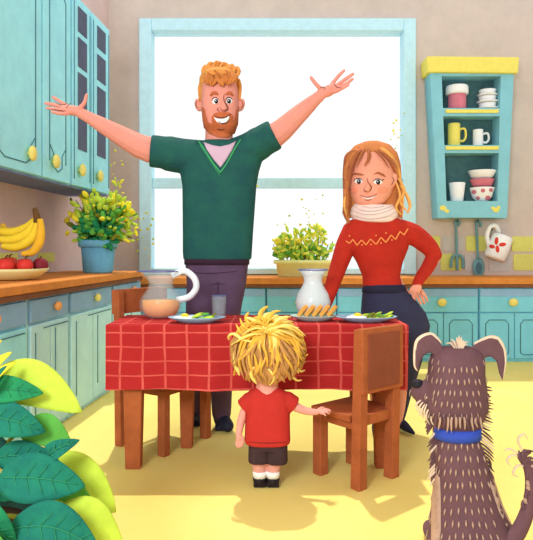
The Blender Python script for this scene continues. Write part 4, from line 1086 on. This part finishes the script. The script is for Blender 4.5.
# ears
EL=[(446,352),(439,341),(431,334),(424,335.5),(417,341),(415,352),(415.3,366),(418,372),(420.5,361),(425,354),(431,352.5),(437,358),(443,364)]
ER=[(466,350),(478,342.5),(490,337.5),(498,339.5),(503.5,349),(505,362),(502.5,381),(499,373),(496.5,361),(491,356.5),(484,358),(479,366),(472,364)]
for poly,edge in ((EL,[(441,343),(433,335),(425,335.5),(417.5,341),(415.2,352),(415,366),(418,371)]),(ER,[(474,344),(488,337.8),(497.5,339),(503.5,349),(505,362),(502.5,380)])):
    b=MB(); c_=len(poly); cx_=sum(p[0] for p in poly)/c_
    fr=[P(x,y,D+.035) for x,y in poly]; bk=[P(x,y,D+.085) for x,y in poly]
    b.rings([fr,bk]); e=blob('ear',b,dogm,dog,.0035,5)
    b=MB(); lock(b,[(x,y,.045) for x,y in edge],2.6,D,6,8,.9)
    b.build('ear_fringe',dogc,e)
b=MB(); b.ell(P(418,384,D+.085),(7.5*s,8*s,5*s)); b.build('nose',mat('nose_black',(38,34,44),rough=.5),dog)
b=MB(); b.loft(sec(D,[(457,426.5,23.5,21,.045),(457,437,24,21.5,.042)]),36,2.1); b.build('collar',collar_m,dog)
# fur strokes in rows, all round the coat
tr=bvh(blobs); rr=random.Random(31)
b=MB()
def tuft(b,px,py,D0,dx,dy,w,L,lift=.006,m=None):
    h,d=hit(tr,px,py,D0)
    if h is None: return
    b.use(m or dogs); p0=h-d*.001
    h2,_=hit(tr,px+dx*L,py+dy*L,D0)
    p1=(h2 if h2 is not None else P(px+dx*L,py+dy*L,h.y))-d*lift
    mid=(p0+p1)/2-d*.004
    b.tube([p0,mid,p1],[w*s*.7,w*s,.0008],6,False,.5)
for row in range(5):
    for k in range(9):
        x=434+k*5.4+2.6*(row%2)+rr.uniform(-1,1); y=368+row*11.5+rr.uniform(-1,1)-abs(x-457)*.05
        tuft(b,x,y,D,(x-457)*.012,1,.9,6)
for row in range(8):
    w_=[17,21,23,24,25,26,27,30][row]; n=[7,8,9,9,9,9,9,10][row]
    for k in range(n):
        x=461+row*.8-w_+2*w_*k/(n-1)+rr.uniform(-1,1); y=443+row*13+rr.uniform(-1.2,1.2)
        tuft(b,x,y,D,(x-461)*.012,1,.95,7)
# strokes around the far sides, placed from the body axis
for row in range(11):
    z=.06+row*.058
    for k in range(18):
        a=2*math.pi*k/18+.17*(row%2)
        if math.sin(a)<-.35: continue
        dv=Vector((math.cos(a),math.sin(a),0)); o=Vector((P(462,0,D).x,D+.04,z))+dv*.6
        h_=tr.ray_cast(o,-dv)
        if h_[0] is None: continue
        p=h_[0]; b.use(dogs); b.tube([p+dv*.001,p+dv*.005+Vector((0,0,-.012)),p+dv*.003+Vector((0,0,-.026))],[.002,.003,.0008],6,False,.5)
o=b.build('fur_strokes',None,dog); o['kind']='stuff'
# shaggy fringe: cheeks, neck, chest sides, crown
b=MB()
def fl(pts,r,m,dd=.02): b.use(m); lock(b,[(x,y,dd) for x,y in pts],r,D,4,6,.6)
for i in range(15):
    y=386+i*3.0; fl([(476+rr.uniform(-2,1),y-6),(484+rr.uniform(-1,1),y),(491+rr.uniform(0,4)-abs(i-7)*.3,y+rr.uniform(1,4))],2.0,rr.choice([dogm,dogm,dogc]),.04)
    y=388+i*3.0; fl([(434+rr.uniform(-2,1),y-6),(429,y),(424+rr.uniform(-1,2)+abs(i-8)*.4,y+5)],2.0,rr.choice([dogm,dogm,dogc]),.04)
for i in range(12):
    x=436+i*4; fl([(x,417,),(x+rr.uniform(-1,1),422),(x+(x-457)*.12,430+rr.uniform(-3,4))],2.0,rr.choice([dogs,dogs,dogm]),-.05+abs(x-457)*.0018)
for i in range(14):
    y=434+i*3.6; e=i*.25
    fl([(479+e,y-6),(487+e*.9,y),(494+e*.6+rr.uniform(-2,2)-i*.3,y+6)],2.0,rr.choice([dogm,dogm,dogc]),.04)
    fl([(440-e*.5,y-6),(434-e*.4,y),(428-e*.2+rr.uniform(-2,2)+i*.15,y+6)],2.0,rr.choice([dogm,dogm,dogc]),.04)
for i in range(11):
    a=-1.1+2.2*i/10; L=rr.uniform(9,15)
    fl([(459+i*.6-3,351),(459+math.sin(a)*L*.6,347-math.cos(a)*L*.5),(459+math.sin(a)*L,350-math.cos(a)*L)],1.5,rr.choice([dogc,dogc,dogs]),.035)
for pts in ([(425,404),(421,412),(424,420)],[(429,408),(426,417),(430,425)],[(421,400),(416,405),(418,412)],[(433,410),(431,420),(436,428)],[(427,404),(424,413),(428,421)],[(423,402),(419,408),(420,416)]): fl(pts,1.6,rr.choice([dogc,dogm,dogc]),.03)
o=b.build('shaggy_fringe',None,dog); o['kind']='stuff'
# paler stripe down each flank
b=MB(); 
decal(b,tr,[(435,470),(440,478),(441,500),(441,530),(439,545),(431,545),(431,500)],D,.004,4); b.build('flank_stripe',dogs,dog); b=MB(); decal(b,tr,[(491,470),(494,478),(503,505),(517,535),(513,538),(499,512),(490,485)],D,.004,4); b.build('flank_stripe',dogs,dog)
# tail
b=MB(); sp=smooth_pts([P(x,y,D+d) for x,y,d in ((500,548,-.06),(516,535,-.06),(526,515,-.05),(531,492,-.05),(529,470,-.05),(521,456,-.05))],5); m=len(sp)
b.tube(sp,[(8.5-4.5*(i/(m-1)))*s for i in range(m)],12,True); tl=b.build('tail',dogm,dog)
b=MB()
for i in range(40):
    t_=i/39; q_=sp[int((m-1)*(.45+.55*t_))]; px=q_.x*F/q_.y+CX; py=HY-(q_.z-EYE)*F/q_.y; a=rr.uniform(-2.6,.6); L=rr.uniform(9,16)
    b.use(rr.choice([dogm,dogm,dogm,dogs])); lock(b,[(px,py,-.05),(px+math.cos(a)*L*.5,py+math.sin(a)*L*.5,-.06),(px+math.cos(a+.5)*L,py+math.sin(a+.5)*L,-.055)],2.3,D,5,6,.6)
for pts in ([(524,460),(514,455),(507,460),(511,467)],[(526,466),(517,466),(513,474),(519,477)],[(523,452),(518,440),(524,434),(528,440)],[(522,456),(510,449),(504,451)]): b.use(dogc); lock(b,[(x,y,-.055) for x,y in pts],1.7,D,6,6,.6)
b.build('tail_tuft',None,tl)
# loose pollen specks drifting in the window light
rr=random.Random(77); b=MB()
for cx,cy,sx,sy,n in ((303,225,22,22,26),(140,235,14,30,22),(398,130,8,22,12),(112,165,8,10,8),(255,200,20,30,6)):
    for i in range(n):
        p=P(cx+rr.gauss(0,sx*.6),cy+rr.gauss(0,sy*.6),5.25+rr.random()*.3 if cx>160 else 4.98+rr.random()*.2); b.use(rr.choice([yel,yel,lime])); r=rr.uniform(.006,.012); b.ell(p,(r,r*.5,r),None,6,4)
o=b.build('pollen_specks',None,None,loc=P(303,225,5.4)); tag(o,'tiny yellow specks drifting in the air in front of the window','specks',kind='stuff')
# ------------------------------------------------------------------ light
wd=bpy.data.worlds.new('w'); scene.world=wd; wd.use_nodes=True
bg=wd.node_tree.nodes['Background']; bg.inputs['Color'].default_value=(.95,.98,1.0,1); bg.inputs['Strength'].default_value=WORLD
def light(name,kind,loc,direction,energy,color,**k):
    l=bpy.data.lights.new(name,kind); l.energy=energy; l.color=color
    for a,v in k.items(): setattr(l,a,v)
    o=bpy.data.objects.new(name,l); col.objects.link(o); o.location=loc
    o.rotation_euler=Vector(direction).to_track_quat('-Z','Y').to_euler(); return o
el=math.radians(SUNEL); az=.12
light('sun','SUN',(0,8,8),(az*math.cos(el),-math.cos(el),-math.sin(el)),SUN,(1,.95,.82),angle=math.radians(1.2))
light('front_fill_light','AREA',(-1.2,-1.1,2.25),(1.3,4.6,-.9),FILL,(.93,.97,1.0),shape='DISK',size=1.1)  # fill light added behind the camera to brighten cabinets and people
cam=bpy.data.cameras.new('camera'); co=bpy.data.objects.new('camera',cam); col.objects.link(co)
co.location=CAM; co.rotation_euler=(math.pi/2,0,0)
cam.sensor_fit='HORIZONTAL'; cam.sensor_width=36; cam.lens=36*F/533.0
cam.shift_y=-(270-HY)/533.0
cam.clip_start=.05
scene.camera=co
vs=scene.view_settings; vs.view_transform='Standard'; vs.look='None'; vs.gamma=1; vs.use_curve_mapping=False; vs.exposure=EXPO
